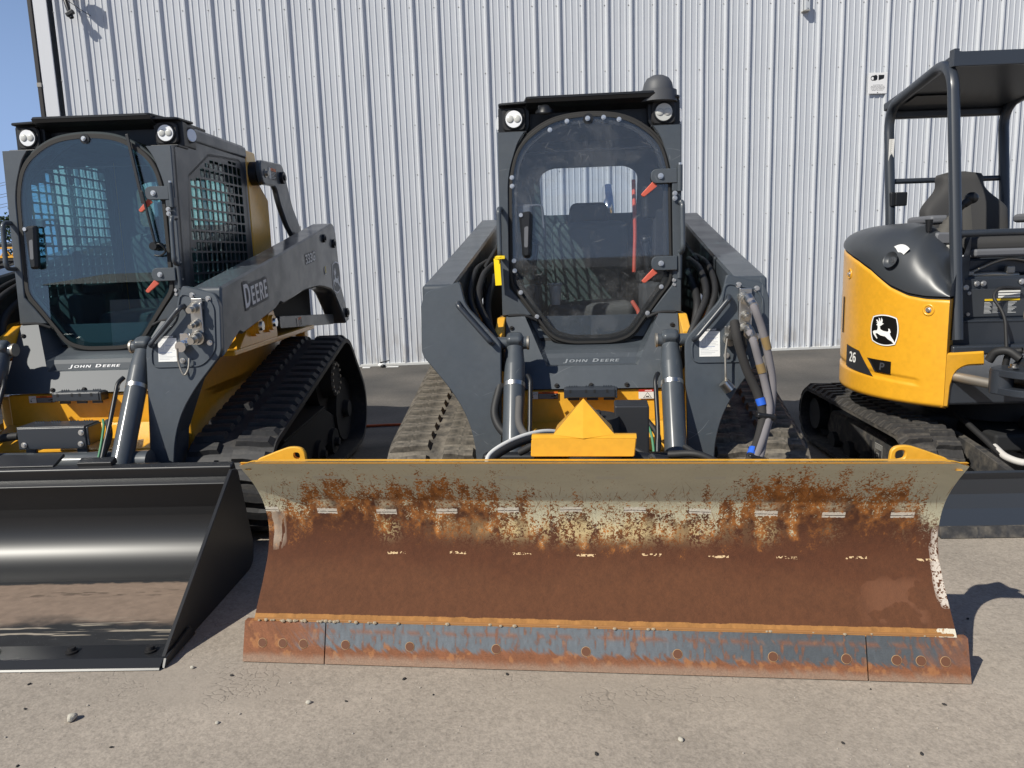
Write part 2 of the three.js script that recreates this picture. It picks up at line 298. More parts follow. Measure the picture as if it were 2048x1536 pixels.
// ---------- metal building ----------
{
  const b = thing('metal_building', 'tall light grey ribbed metal building behind the machines', 'building', [-3.5621, 0, -10.1374], 0.0582);
  const H = 7.2, P = 0.3048, prof = [[0, 0], [0.008, 0], [0.022, 0.031], [0.040, 0.031], [0.066, 0], [0.103, 0], [0.110, 0.0075], [0.118, 0.0075], [0.125, 0], [0.180, 0], [0.187, 0.0075], [0.195, 0.0075], [0.202, 0], [0.257, 0], [0.264, 0.0075], [0.272, 0.0075], [0.279, 0]];
  const stain = texFrom(1024, 1024, (i, j, o) => {
    const a = fbm(i / 30, j / 200, 4, 34, 5), f = fbm(i / 7, j / 7, 2, 146, 146), y = j / 1024 * 7.2, low = (1 - sst(0.05, 0.75, y)) * clamp((fbm(i / 10, j / 26, 4, 102, 39) - 0.46) * 5);
    const k = 0.965 + 0.05 * (a - 0.5) + 0.03 * (f - 0.5); o[0] = lerp(0.575 * k, 0.34, low * 0.5); o[1] = lerp(0.592 * k, 0.315, low * 0.5); o[2] = lerp(0.620 * k, 0.285, low * 0.5);
  }, { repeat: true }); stain.repeat.set(1 / 3.66, 1 / 7.2);
  const wallM = phy(0xffffff, 0.42, { map: stain, clearcoat: 0.12, clearcoatRoughness: 0.35 });
  const panelG = []; // two slightly different panels
  for (let k = 0; k < 4; k++) {
    const pts = []; for (let r = 0; r < 3; r++) for (const [x, z] of prof) pts.push([r * P + x, z]); pts.push([3 * P, 0]);
    const pos = [], uv = [], nr = 24;
    const put = (x, y, z) => { pos.push(x, y, z); uv.push(x + k * 3 * P, y); };
    for (let s = 0; s < nr; s++) for (let i = 0; i < pts.length - 1; i++) {
      const y0 = 0.03 + (H - 0.03) * s / nr, y1 = 0.03 + (H - 0.03) * (s + 1) / nr, w = y => 0.0022 * Math.sin(y * 5.1 + k * 2) + 0.0016 * Math.sin(y * 2.3 + k), [xa, za] = pts[i], [xb, zb] = pts[i + 1];
      put(xa, y0, za + w(y0)); put(xb, y0, zb + w(y0)); put(xb, y1, zb + w(y1)); put(xa, y0, za + w(y0)); put(xb, y1, zb + w(y1)); put(xa, y1, za + w(y1));
    }
    const g = new THREE.BufferGeometry(); g.setAttribute('position', new THREE.Float32BufferAttribute(pos, 3)); g.setAttribute('uv', new THREE.Float32BufferAttribute(uv, 2)); g.computeVertexNormals(); g.userData.done = true; panelG.push(g);
  }
  for (let k = -2; k < 17; k++) { const m = part('wall_panel', panelG[(k + 4) % 4], wallM, b, true); m.position.x = k * 3 * P; }
  // screws in rows across the girts
  const sg = [], s0 = new THREE.ConeGeometry(0.009, 0.009, 6).rotateX(Math.PI / 2);
  for (let i = -6; i < 50; i++) for (const y of [0.055, 0.6225, 1.232, 1.842, 2.451, 3.061, 3.67, 4.457, 5.1, 5.7, 6.3]) { sg.push(s0.clone().translate(i * P, y, 0.006)); if (y < 0.1) sg.push(s0.clone().translate(i * P + 0.075, y, 0.006)); }
  part('screw', sg, std(L(0.30, 0.30, 0.31), 0.5), b).userData.kind = 'stuff';
  part('corner_trim', [bx(0.16, H, 0.02, -1.965, H / 2, 0.022, 0.006), bx(0.02, H, 0.14, -2.043, H / 2, -0.045, 0.004)], std(L(0.66, 0.67, 0.69), 0.45), b);
  part('edge_strip', bx(0.05, H, 0.10, -2.082, H / 2, -0.01, 0.006), std(L(0.022, 0.018, 0.017), 0.55), b);
  part('strip_clip', [3.62, 1.8, 5.4].map(y => bx(0.056, 0.05, 0.108, -2.082, y, -0.01, 0.004)), std(L(0.33, 0.31, 0.28), 0.5), b);
  part('base_trim', bx(18.2, 0.035, 0.05, 7.1, 0.0185, 0.005, 0.004), std(L(0.62, 0.62, 0.60), 0.6), b);
  part('end_wall', bx(0.06, H, 14, -2.02, H / 2, -7.2, 0), std(L(0.60, 0.61, 0.63), 0.5), b);
  part('back_wall', [bx(18.1, H, 0.06, 7.02, H / 2, -14.2, 0), bx(0.06, H, 14, 16.03, H / 2, -7.2, 0)], std(L(0.60, 0.61, 0.63), 0.5), b);
  part('roof', quads([[[-2.3, H, 0.3], [16.3, H, 0.3], [16.3, H + 1.1, -7.1], [-2.3, H + 1.1, -7.1]], [[-2.3, H + 1.1, -7.1], [16.3, H + 1.1, -7.1], [16.3, H, -14.5], [-2.3, H, -14.5]]]), std(L(0.5, 0.5, 0.52), 0.5), b);
  const at = (x, y, z) => V(x, y, z).applyAxisAngle(V(0, 1, 0), 0.0582).add(V(-3.5621, 0, -10.1374));
  { // lamp over the left corner
    const q = at(-1.60, 4.62, 0.03), t = thing('wall_lamp', 'dark hooded lamp on the wall high at the left corner', 'lamp', [q.x, q.y, q.z], 0.0582);
    part('bracket', [bent([[-0.06, 0.35, 0.01], [-0.05, 0.02, 0.05], [0.0, -0.14, 0.10], [0.04, -0.27, 0.11]], 0.026, 0.08), bx(0.10, 0.05, 0.05, 0.03, -0.22, 0.12, 0.01, [0, 0, 0.5])], MAT.black, t);
    part('hood', new THREE.SphereGeometry(0.10, 18, 10, 0, 6.3, 0, 1.7).scale(0.9, 1.3, 0.8).rotateX(0.5).translate(0.07, 0.02, 0.14), MAT.black, t);
    part('cable', tube([[-0.02, -0.05, 0.06], [0.10, -0.14, 0.03], [0.22, -0.22, 0.012]], 0.004), MAT.black, t);
  }
  { // junction box under the top edge of the frame
    const q = at(7.46, 4.40, 0.045), t = thing('junction_box', 'small grey junction box on the wall above the right side', 'electrical box', [q.x, q.y, q.z], 0.0582);
    part('cover', bx(0.062, 0.125, 0.05, 0, 0.01, 0.02, 0.006), std(L(0.50, 0.52, 0.54), 0.5), t);
    part('bracket', [bx(0.085, 0.012, 0.09, -0.008, -0.058, 0.0, 0.003), bx(0.035, 0.22, 0.05, 0.0, 0.17, -0.0, 0.01)], std(L(0.40, 0.38, 0.34), 0.6), t);
    for (const y of [0.055, -0.035]) part('screw', hexBolt(0, y, 0.046, 0.004), MAT.black, t);
  }
  { // camera notice
    const q = at(8.445, 3.455, 0.034), t = thing('wall_sign', 'white notice with a black camera picture on the ribbed wall', 'sign', [q.x, q.y, q.z], 0.0582);
    const tx = canvasTex(512, 540, (g, w, h) => {
      g.fillStyle = '#eceae8'; g.fillRect(0, 0, w, h); g.fillStyle = '#161616';
      g.save(); g.translate(-60, -30); g.scale(1.22, 1.3); g.beginPath(); g.arc(140, 130, 52, 0, 7); g.fill(); g.fillStyle = '#eceae8'; g.beginPath(); g.arc(132, 134, 30, 0, 7); g.fill(); g.fillStyle = '#161616';
      g.beginPath(); g.moveTo(150, 78); g.lineTo(215, 62); g.lineTo(245, 96); g.lineTo(240, 160); g.lineTo(190, 185); g.lineTo(160, 180); g.fill();
      g.fillStyle = '#eceae8'; g.fillRect(246, 60, 12, 130); g.fillStyle = '#161616'; g.beginPath(); g.moveTo(266, 66); g.lineTo(400, 66); g.lineTo(392, 140); g.lineTo(270, 176); g.fill(); g.restore();
      g.font = 'bold 29px sans-serif'; g.textAlign = 'center'; ['ALL ACTIVITIES ARE', 'RECORDED ON VIDEO TAPE', 'TO AID IN THE PROSECUTION', 'OF ANY CRIME COMMITTED', 'AGAINST THIS FACILITY'].forEach((s, i) => g.fillText(s, w / 2, 330 + i * 34));
    });
    part('board', bx(0.252, 0.262, 0.004, 0, 0, 0, 0.0018), MAT.white, t);
    part('print', new THREE.PlaneGeometry(0.246, 0.256).translate(0, 0, 0.0036), std(0xffffff, 0.5, { map: tx }), t, true);
    part('screw', hexBolt(0, -0.117, 0.004, 0.004), MAT.black, t);
  }
}
// ---------- printed marks ----------
function deer(g, x, y, s, col) { // the leaping deer of the badge, in a box of about s
  const P = [[85, 128], [100, 108], [78, 104], [98, 102], [80, 78], [92, 72], [117, 95], [110, 52], [122, 58], [136, 92], [140, 46], [156, 74], [152, 106], [172, 108], [146, 128], [128, 140], [135, 172], [170, 186], [212, 190], [222, 180], [218, 156], [234, 160], [246, 194], [236, 206], [246, 230], [276, 272], [298, 312], [288, 318], [258, 286], [222, 268], [190, 242], [140, 236], [98, 216], [78, 222], [106, 268], [96, 274], [58, 232], [46, 206], [60, 192], [96, 186], [104, 160], [100, 136]];
  g.fillStyle = col; g.beginPath(); P.forEach(([a, b], i) => { const X = x + a / 342 * s, Y = y + b / 342 * s; i ? g.lineTo(X, Y) : g.moveTo(X, Y); }); g.closePath(); g.fill();
}
function shield(g, x, y, w, h) { g.beginPath(); g.moveTo(x + w * 0.10, y + h * 0.10); g.quadraticCurveTo(x + w * 0.5, y - h * 0.05, x + w * 0.90, y + h * 0.10); g.quadraticCurveTo(x + w * 1.05, y + h * 0.5, x + w * 0.88, y + h * 0.90); g.quadraticCurveTo(x + w * 0.5, y + h * 1.06, x + w * 0.10, y + h * 0.86); g.quadraticCurveTo(x - w * 0.06, y + h * 0.5, x + w * 0.10, y + h * 0.10); g.closePath(); }
const TX = {};
TX.jd = (col) => canvasTex(1024, 96, (g, w, h) => { g.clearRect(0, 0, w, h); g.fillStyle = col; const W = [['J', 84], ['OHN', 68], ['', 0], ['D', 84], ['EERE', 68]]; let tot = 0; for (const [s, f] of W) { g.font = `bold ${f || 10}px sans-serif`; tot += s ? g.measureText(s).width + 5 : 26; } g.save(); g.transform(960 / tot, 0, -0.35, 1, 48, 0); let x = 0; for (const [s, f] of W) { if (!s) { x += 26; continue; } g.font = `bold ${f}px sans-serif`; g.fillText(s, x, 80); x += g.measureText(s).width + 5; } g.restore(); });
TX.deere = canvasTex(768, 256, (g, w, h) => { g.clearRect(0, 0, w, h); g.lineJoin = 'round'; const put = (st) => { g.save(); g.scale(1.0, 1.18); let x = 28; for (const [s, f] of [['D', 190], ['EERE', 152]]) { g.font = `bold ${f}px sans-serif`; if (st) { g.lineWidth = 34; g.strokeStyle = '#3a4048'; g.strokeText(s, x, 172); } else { g.fillStyle = '#f0f1f1'; g.fillText(s, x, 172); } x += g.measureText(s).width + 4; } g.restore(); }; put(1); put(0); });
TX.num = canvasTex(512, 192, (g, w, h) => { g.clearRect(0, 0, w, h); g.lineJoin = 'round'; g.font = 'bold 168px sans-serif'; g.lineWidth = 22; g.strokeStyle = '#3d4248'; g.strokeText('333G', 28, 156); g.fillStyle = '#e4e6e7'; g.fillText('333G', 28, 156); });
TX.badgeGrey = canvasTex(320, 400, (g, w, h) => { g.clearRect(0, 0, w, h); shield(g, 14, 14, w - 28, h - 28); g.fillStyle = '#4b5056'; g.fill(); g.lineWidth = 16; g.strokeStyle = '#dfe1e2'; g.stroke(); deer(g, 4, 40, 318, '#e2e4e5'); });
TX.badge = canvasTex(512, 546, (g, w, h) => { g.clearRect(0, 0, w, h); shield(g, 14, 14, w - 28, h - 28); g.fillStyle = '#0b0b0b'; g.fill(); shield(g, 26, 26, w - 52, h - 52); g.lineWidth = 18; g.strokeStyle = '#f4f4f2'; g.stroke(); deer(g, 0, 6, 512, '#f6f6f4'); });
TX.important = canvasTex(384, 512, (g, w, h) => {
  g.fillStyle = '#e9e9e6'; g.fillRect(0, 0, w, h); g.fillStyle = '#2f343a'; g.fillRect(0, 0, w, 54); g.fillStyle = '#f2f2f2'; g.font = 'bold 44px sans-serif'; g.textAlign = 'center'; g.fillText('IMPORTANT', w / 2, 43);
  g.strokeStyle = '#8d9298'; g.lineWidth = 3; g.beginPath(); g.arc(86, 120, 30, 3.4, 6); g.stroke(); g.strokeRect(56, 150, 60, 120); g.fillStyle = '#8a9097'; for (let i = 0; i < 15; i++) g.fillRect(i < 8 ? 150 : 24, 84 + i * 27, i < 8 ? 200 - (i % 3) * 40 : 330 - (i % 4) * 60, 5); g.fillStyle = '#2e5aa8'; g.fillRect(150, 190, 170, 5); g.fillRect(24, 330, 260, 5);
});
TX.warn = canvasTex(640, 160, (g, w, h) => {
  g.fillStyle = '#d9d6cf'; g.fillRect(0, 0, 180, h); g.fillStyle = '#15161a'; g.fillRect(184, 0, w - 184, h); g.fillStyle = '#e0691f'; g.fillRect(184, 0, w - 184, 40); g.fillStyle = '#16120e'; g.font = 'bold 36px sans-serif'; g.fillText('WARNING', 280, 33);
  g.strokeStyle = '#2a2a2a'; g.lineWidth = 5; g.beginPath(); g.moveTo(30, 120); g.lineTo(70, 60); g.lineTo(140, 40); g.lineTo(150, 70); g.stroke(); g.beginPath(); g.arc(50, 120, 16, 0, 7); g.fill(); g.fillStyle = '#cfcfcf'; for (let i = 0; i < 5; i++) g.fillRect(200, 56 + i * 21, 400 - (i % 3) * 60, 6);
});
TX.danger = canvasTex(320, 180, (g, w, h) => { g.fillStyle = '#e6e4de'; g.fillRect(0, 0, w, h); g.fillStyle = '#b3281e'; g.fillRect(0, 0, w, 46); g.fillStyle = '#fff'; g.font = 'bold 32px sans-serif'; g.fillText('\u26A0 DANGER', 90, 35); g.strokeStyle = '#222'; g.lineWidth = 8; g.beginPath(); g.moveTo(160, 62); g.lineTo(232, 164); g.lineTo(88, 164); g.closePath(); g.stroke(); g.fillStyle = '#222'; g.fillRect(130, 128, 60, 22); });
TX.hatch = canvasTex(160, 80, (g, w, h) => { g.fillStyle = '#d8b81c'; g.fillRect(0, 0, w, h); g.fillStyle = '#8d7a16'; for (let i = -1; i < 4; i++) { g.beginPath(); g.moveTo(i * 50, h); g.lineTo(i * 50 + 26, h); g.lineTo(i * 50 + 60, 0); g.lineTo(i * 50 + 34, 0); g.fill(); } });
const print = (t, rough = 0.5) => std(0xffffff, rough, { map: t, transparent: true, alphaTest: 0.5 });
function faceZ(w, h, x, y, z, rx = 0) { return new THREE.PlaneGeometry(w, h).rotateX(rx).translate(x, y, z); }
function faceX(w, h, x, y, z, rz = 0, sgn = 1) { return new THREE.PlaneGeometry(w, h).rotateZ(rz).rotateY(sgn * Math.PI / 2).translate(x, y, z); }

// ---------- rubber tracks ----------
function beltPath(circles, step) { // outline round several wheels seen from the side, as evenly spaced points
  const P = []; for (const [z, y, r] of circles) for (let i = 0; i < 180; i++) { const a = i / 180 * 2 * Math.PI; P.push([z + r * Math.cos(a), y + r * Math.sin(a)]); }
  P.sort((a, b) => a[0] - b[0] || a[1] - b[1]); const cr = (o, a, b) => (a[0] - o[0]) * (b[1] - o[1]) - (a[1] - o[1]) * (b[0] - o[0]);
  const lo = [], up = []; for (const p of P) { while (lo.length > 1 && cr(lo[lo.length - 2], lo[lo.length - 1], p) <= 0) lo.pop(); lo.push(p); }
  for (const p of P.slice().reverse()) { while (up.length > 1 && cr(up[up.length - 2], up[up.length - 1], p) <= 0) up.pop(); up.push(p); }
  const hull = lo.slice(0, -1).concat(up.slice(0, -1)); let len = 0; const acc = [0]; for (let i = 0; i < hull.length; i++) { const a = hull[i], b = hull[(i + 1) % hull.length]; len += Math.hypot(b[0] - a[0], b[1] - a[1]); acc.push(len); }
  const n = Math.round(len / step), out = []; let k = 0;
  for (let i = 0; i < n; i++) { const s = i / n * len; while (acc[k + 1] < s) k++; const a = hull[k], b = hull[(k + 1) % hull.length], t = (s - acc[k]) / (acc[k + 1] - acc[k]), tz = b[0] - a[0], ty = b[1] - a[1], l = Math.hypot(tz, ty); out.push({ z: a[0] + tz * t, y: a[1] + ty * t, tz: tz / l, ty: ty / l, nz: ty / l, ny: -tz / l }); }
  return out; // normal (nz, ny) points outwards
}
function beltGeo(path, x0, x1, th) {
  const n = path.length, pos = [], idx = [];
  path.forEach((p, i) => { const q = [[x0, 0], [x1, 0], [x1, -th], [x0, -th]]; q.forEach(([x, d]) => pos.push(x, p.y + p.ny * d, p.z + p.nz * d)); });
  for (let i = 0; i < n; i++) { const a = i * 4, b = ((i + 1) % n) * 4; for (let k = 0; k < 4; k++) { const k2 = (k + 1) % 4; idx.push(a + k, b + k, a + k2, a + k2, b + k, b + k2); } }
  let g = new THREE.BufferGeometry(); g.setAttribute('position', new THREE.Float32BufferAttribute(pos, 3)); g.setIndex(idx); g = g.toNonIndexed(); g.computeVertexNormals(); g.setAttribute('uv', new THREE.Float32BufferAttribute(new Float32Array(g.attributes.position.count * 2), 2)); return g;
}
function lugGeo(w, l, h, slope) { // a block: x across, z along, y outwards; outer end (+x) sloped, step in the middle
  const s = new THREE.Shape(); [[-l / 2, -0.006], [l / 2, -0.006], [l / 2 - h * 0.35, h], [-l / 2 + h * 0.35, h]].forEach((p, i) => i ? s.lineTo(...p) : s.moveTo(...p)); s.closePath();
  const g = new THREE.ExtrudeGeometry(s, { depth: w, steps: 3, bevelEnabled: false }).rotateY(Math.PI / 2).translate(-w / 2, 0, 0); // along -z
  const p = g.attributes.position; for (let i = 0; i < p.count; i++) { const x = p.getX(i), t = x / w + 0.5; if (t > 0.99 && p.getY(i) > 0) p.setX(i, x - slope); if (t < 0.01 && p.getY(i) > 0) p.setX(i, x + 0.012); if (t > 0.5) p.setZ(i, p.getZ(i) + l * 0.16); }
  g.computeVertexNormals(); const n = uvBox(nonIdx(g)); n.userData.done = true; return n;
}
function addLugs(belt, path, lug, xs, mat, every, flip) {
  xs.forEach((x, c) => path.forEach((p, i) => {
    if ((i + c * (every >> 1)) % every) return;
    const m = part('tread_lug', lug, mat, belt, true); m.position.set(x, p.y, p.z); m.rotation.x = Math.atan2(p.nz, p.ny); if (flip[c]) m.rotation.y = 0;
    m.scale.x = flip[c] ? -1 : 1; m.rotation.order = 'XYZ';
  }));
}

// ---------- tracked loader ----------
const slopeZ = y => 0.42 - 0.15 * (y - 0.94);      // the leaning face plates of the arms
const leanPlate = g => { const p = g.attributes.position; for (let i = 0; i < p.count; i++) p.setZ(i, p.getZ(i) + slopeZ(p.getY(i))); g.computeVertexNormals(); return g; };
const cabZ = y => 0.012 - 0.045 * (y - 1.0);  // the cab front leans back a little
const leanCab = g => { const p = g.attributes.position; for (let i = 0; i < p.count; i++) p.setZ(i, p.getZ(i) + cabZ(p.getY(i))); g.computeVertexNormals(); return g; };
const doorOut = [[-0.408, 1.26, 0.05], [-0.400, 1.80, 0.10], [-0.355, 1.955, 0.10], [-0.20, 2.072, 0.12], [0, 2.098, 0.15], [0.20, 2.072, 0.12], [0.355, 1.955, 0.10], [0.400, 1.80, 0.10], [0.408, 1.26, 0.05], [0.355, 1.19, 0.05], [0.205, 0.985, 0.07], [0.11, 0.955, 0.06], [-0.11, 0.955, 0.06], [-0.205, 0.985, 0.07], [-0.355, 1.19, 0.05]];
const inset = (pts, d, cy = 1.5) => pts.map(([x, y, r]) => { const L = Math.hypot(x, (y - cy) * 0.9); return [x - x / L * d, y - (y - cy) * 0.9 / L * d, r]; });

function makeLoader(o) {
  const t = thing('tracked_loader', o.label, 'track loader', o.pos, o.turn, 'compact track loaders parked in a row');
  const G = o.used ? MAT.greyUsed : MAT.greyNew, Y = o.used ? MAT.yellowUsed : MAT.yellow, TR = o.used ? MAT.trackUsed : MAT.trackNew;
  // undercarriage
  const circ = [[0.22, 0.272, 0.247], [-1.25, 0.572, 0.278], [-1.52, 0.302, 0.277]], path = beltPath(circ, 0.0245);
  const lug = lugGeo(0.205, 0.066, 0.025, 0.03), lug2 = lugGeo(0.165, 0.066, 0.025, 0.012);
  for (const s of [-1, 1]) {
    const b = part('rubber_track', [beltGeo(path, s > 0 ? 0.56 : -1.0, s > 0 ? 1.0 : -0.56, 0.03), ...path.filter((p, i) => i % 4 === 2).map(p => bx(0.07, 0.045, 0.035, s * 0.775, 0, 0, 0.006, [Math.atan2(p.nz, p.ny), 0, 0]).translate(0, p.y - p.ny * 0.045, p.z - p.nz * 0.045))], TR, t);
    addLugs(b, path, lug, [s * 0.895], TR, 4, [s < 0]); addLugs(b, path.slice(2).concat(path.slice(0, 2)), lug2, [s * 0.648], TR, 4, [s > 0]);
    const X = s * 0.78, dark = o.used ? MAT.dirtySteel : MAT.blackRough;
    part('track_frame', [plateX([[0.10, 0.15], [-1.45, 0.12], [-1.5, 0.22], [-1.05, 0.40], [-0.2, 0.36], [0.12, 0.30]], X - 0.09, 0.18, { r: 0.03, bev: 0.012 }), bx(0.19, 0.012, 0.9, X, 0.392, -0.62, 0.004, [0.03, 0, 0]), bx(0.30, 0.16, 1.2, s * 0.6, 0.34, -0.6, 0.02)], dark, t);
    part('sprocket', [cyl([X - 0.05, 0.572, -1.25], [X + 0.05, 0.572, -1.25], 0.225, 0.225, 28), cyl([X, 0.572, -1.25], [X + s * 0.13, 0.572, -1.25], 0.15, 0.125, 24)], dark, t);
    part('sprocket_bolt', Array.from({ length: 14 }, (_, i) => { const a = i / 14 * 2 * Math.PI; return cyl([X + s * 0.12, 0.572 + Math.sin(a) * 0.105, -1.25 + Math.cos(a) * 0.105], [X + s * 0.142, 0.572 + Math.sin(a) * 0.105, -1.25 + Math.cos(a) * 0.105], 0.011, 0.011, 6); }), MAT.steel, t);
    for (const [z, y, r] of [[0.22, 0.272, 0.21], [-1.52, 0.302, 0.235]]) part('idler_wheel', [cyl([X - 0.11, y, z], [X + 0.11, y, z], r, r, 28), cyl([X + s * 0.10, y, z], [X + s * 0.15, y, z], 0.07, 0.06, 18)], dark, t);
    for (let k = 0; k < 4; k++) part('roller', [cyl([X - 0.12, 0.13, -0.1 - k * 0.36], [X + 0.12, 0.13, -0.1 - k * 0.36], 0.095, 0.095, 20), cyl([X + s * 0.11, 0.13, -0.1 - k * 0.36], [X + s * 0.15, 0.13, -0.1 - k * 0.36], 0.035, 0.03, 8)], dark, t);
  }
  // yellow chassis
  part('chassis', [
    bx(1.02, 0.43, 1.90, 0, 0.525, -0.76, 0.02), bx(1.02, 0.30, 1.75, 0, 0.80, -0.84, 0.02), bx(0.84, 0.17, 0.05, 0, 0.672, 0.217, 0.008),
    quads([[[-0.43, 0.60, 0.25], [0.43, 0.60, 0.25], [0.43, 0.515, 0.48], [-0.43, 0.515, 0.48]], [[-0.43, 0.515, 0.48], [0.43, 0.515, 0.48], [0.43, 0.40, 0.49], [-0.43, 0.40, 0.49]]]),
    ...[-1, 1].map(s => plateX([[0.235, 0.95], [0.235, 1.03], [0.05, 1.10], [-0.5, 1.10], [-0.5, 0.9]], s > 0 ? 0.435 : -0.475, 0.04)),
    ...[-1, 1].map(s => plateX([[0.05, 0.93], [-0.08, 1.02], [-0.16, 1.10], [-0.56, 1.115], [-0.60, 1.0], [-0.60, 0.93]], s > 0 ? 0.60 : -0.74, 0.14, { r: 0.03 })),
    ...[-1, 1].map(s => bx(0.26, 0.03, 1.5, s * 0.62, 0.93, -0.62, 0.006)),
    bx(1.0, 0.65, 0.12, 0, 0.78, -2.02, 0.03), bx(0.20, 0.16, 0.16, 0.72, 0.55, -1.98, 0.02), bx(0.20, 0.16, 0.16, -0.72, 0.55, -1.98, 0.02),
  ], Y, t);
  for (const s of [-1, 1]) for (const z of [-0.19, -0.42]) { part('pivot_pin', [cyl([s * 0.73, 1.045, z], [s * 0.765, 1.045, z], 0.058, 0.058, 22), cyl([s * 0.76, 1.045, z], [s * 0.785, 1.045, z], 0.045, 0.045, 20)], Y, t); part('pin_cap', cyl([s * 0.783, 1.045, z], [s * 0.80, 1.045, z], 0.03, 0.027, 6), z < -0.3 ? MAT.chrome : MAT.zinc, t); }
  part('engine_cover', [bx(0.94, 0.42, 0.95, 0, 1.10, -1.58, 0.05), bx(0.80, 0.10, 0.8, 0, 1.33, -1.52, 0.04)], MAT.blackRough, t);
  part('exhaust_pipe', bent([[0.145, 1.25, -1.68], [0.145, 1.74, -1.68], [0.145, 1.86, -1.84]], 0.044, 0.10, 18), MAT.chrome, t);
  for (const s of [-1, 1]) {
    part('rear_tower', plateX([[-1.105, 0.95], [-1.105, 2.13], [-1.275, 2.13], [-1.295, 2.05], [-1.30, 1.94], [-1.48, 1.83], [-1.48, 1.30], [-1.60, 1.10], [-1.60, 0.95]], s > 0 ? 0.395 : -0.455, 0.06, { r: 0.012, bev: 0.006 }), Y, t);
    part('pivot_joint', [cyl([s * 0.45, 1.985, -1.19], [s * 0.505, 1.985, -1.19], 0.078, 0.078, 24), cyl([s * 0.50, 1.985, -1.19], [s * 0.515, 1.985, -1.19], 0.06, 0.06, 24)], MAT.black, t);
    const lk = part('control_link', plateX([[-1.10, 1.99, 0.06], [-1.11, 2.065, 0.06], [-1.57, 2.085, 0.09], [-1.625, 2.0, 0.05], [-1.74, 1.80, 0.04], [-2.05, 1.52, 0.03], [-1.90, 1.46, 0.03], [-1.60, 1.65, 0.06], [-1.46, 1.80, 0.06], [-1.40, 1.915, 0.05], [-1.14, 1.91, 0.05]], s > 0 ? 0.508 : -0.548, 0.04, { bev: 0.008 }), G, t);
    part('link_pin', [cyl([s * 0.54, 1.985, -1.52], [s * 0.572, 1.985, -1.52], 0.042, 0.042, 20), cyl([s * 0.57, 1.985, -1.52], [s * 0.582, 1.985, -1.52], 0.02, 0.02, 12)], MAT.black, lk);
    part('link_bolt', hexBolt(s * 0.55, 1.985, -1.19, 0.018, 'x'), MAT.steel, lk);
    if (s > 0 && !o.used) part('warning_sticker', faceX(0.15, 0.075, 0.5505, 1.995, -1.33), print(TX.warn), lk, true);
    part('rear_link', [plateX([[-0.72, 0.98], [-0.72, 1.06], [-2.05, 0.97], [-2.05, 0.89]], s > 0 ? 0.66 : -0.72, 0.06, { r: 0.03 })], G, t);
  }
  if (!o.used) part('warning_sticker', faceX(0.10, 0.055, 0.7225, 0.99, -1.12, 0.07), print(TX.warn), t, true);
  // cab
  const tin = G;
  part('cab_frame', [
    ...[-1, 1].map(s => { const P = [[0.452, 1.108], [0.452, 2.018], [0.315, 2.018], [0.352, 1.965, 0.08], [0.404, 1.81, 0.08], [0.412, 1.25], [0.36, 1.185], [0.302, 1.108]].map(([x, y, r]) => [s * x, y, r]); return leanCab(plateZ(s > 0 ? P : P.reverse(), -0.035, 0.05, { bev: 0.004 })); }),
    ...[-1, 1].map(s => plateX([[0.0, 1.10], [-0.045, 2.018], [-0.20, 2.03], [-0.25, 2.135], [-1.10, 2.13], [-1.10, 0.90], [0.0, 0.90]], s > 0 ? 0.432 : -0.452, 0.02, { bev: 0.003, holes: [[[-0.085, 1.20], [-0.20, 1.875], [-0.50, 2.02], [-0.98, 2.045], [-1.05, 1.99], [-1.05, 1.20]]] })),
    bx(0.90, 0.045, 0.86, 0, 2.135, -0.67, 0.02),
    ...[-1, 1].map(s => bx(0.05, 0.075, 0.86, s * 0.440, 2.108, -0.672, 0.018)),
  ], tin, t);
  part('cab_liner', [ // back wall with the rear window, floor and foot well
    plateZ([[-0.43, 0.9], [0.43, 0.9], [0.43, 2.12], [-0.43, 2.12]], -1.12, 0.02, { holes: [Object.assign([[-0.30, 1.655], [0.30, 1.655], [0.31, 1.90], [0.24, 1.945], [-0.24, 1.945], [-0.31, 1.90]], { r: 0.04 })] }),
    bx(0.86, 0.02, 1.06, 0, 0.93, -0.55, 0), bx(0.86, 0.01, 0.84, 0, 2.112, -0.68, 0), ...Array.from({ length: 9 }, (_, i) => bx(0.34, 0.006, 0.012, 0.08, 1.44 + i * 0.017, -1.095, 0)),
  ], MAT.cabIn, t);
  part('rear_window', plateZ([[-0.31, 1.645], [0.31, 1.645], [0.32, 1.90], [0.25, 1.955], [-0.25, 1.955], [-0.32, 1.90]], -1.128, 0.005, { bev: 0 }), o.used ? MAT.glassClear : MAT.glassSide, t);
  { // punched steel screens over the side windows
    const poly = [[-0.10, 1.225], [-0.21, 1.865], [-0.505, 2.018], [-0.975, 2.033], [-1.042, 1.982], [-1.042, 1.225]];
    const inside = (z, y) => { let c = false; for (let i = 0, j = poly.length - 1; i < poly.length; j = i++) { const [a, b] = poly[i], [e, f] = poly[j]; if ((b > y) !== (f > y) && z < (e - a) * (y - b) / (f - b) + a) c = !c; } return c; };
    const holes = []; for (let a = 0; a < 14; a++) for (let b = 0; b < 14; b++) { let z0 = -0.075 - a * 0.0715, z1 = z0 - 0.060, y0 = 1.235 + b * 0.0595, y1 = y0 + 0.049; const okk = () => inside(z0, y0) && inside(z1, y0) && inside(z0, y1) && inside(z1, y1); for (let k = 0; k < 6 && !okk(); k++) y1 -= 0.008; if (!okk() || y1 - y0 < 0.012) { y1 = y0 + 0.049; for (let k = 0; k < 5 && !okk(); k++) z0 -= 0.011; } if (okk() && y1 - y0 > 0.012 && z0 - z1 > 0.012) holes.push(Object.assign([[z0, y0], [z1, y0], [z1, y1], [z0, y1]], { r: 0.009 })); }
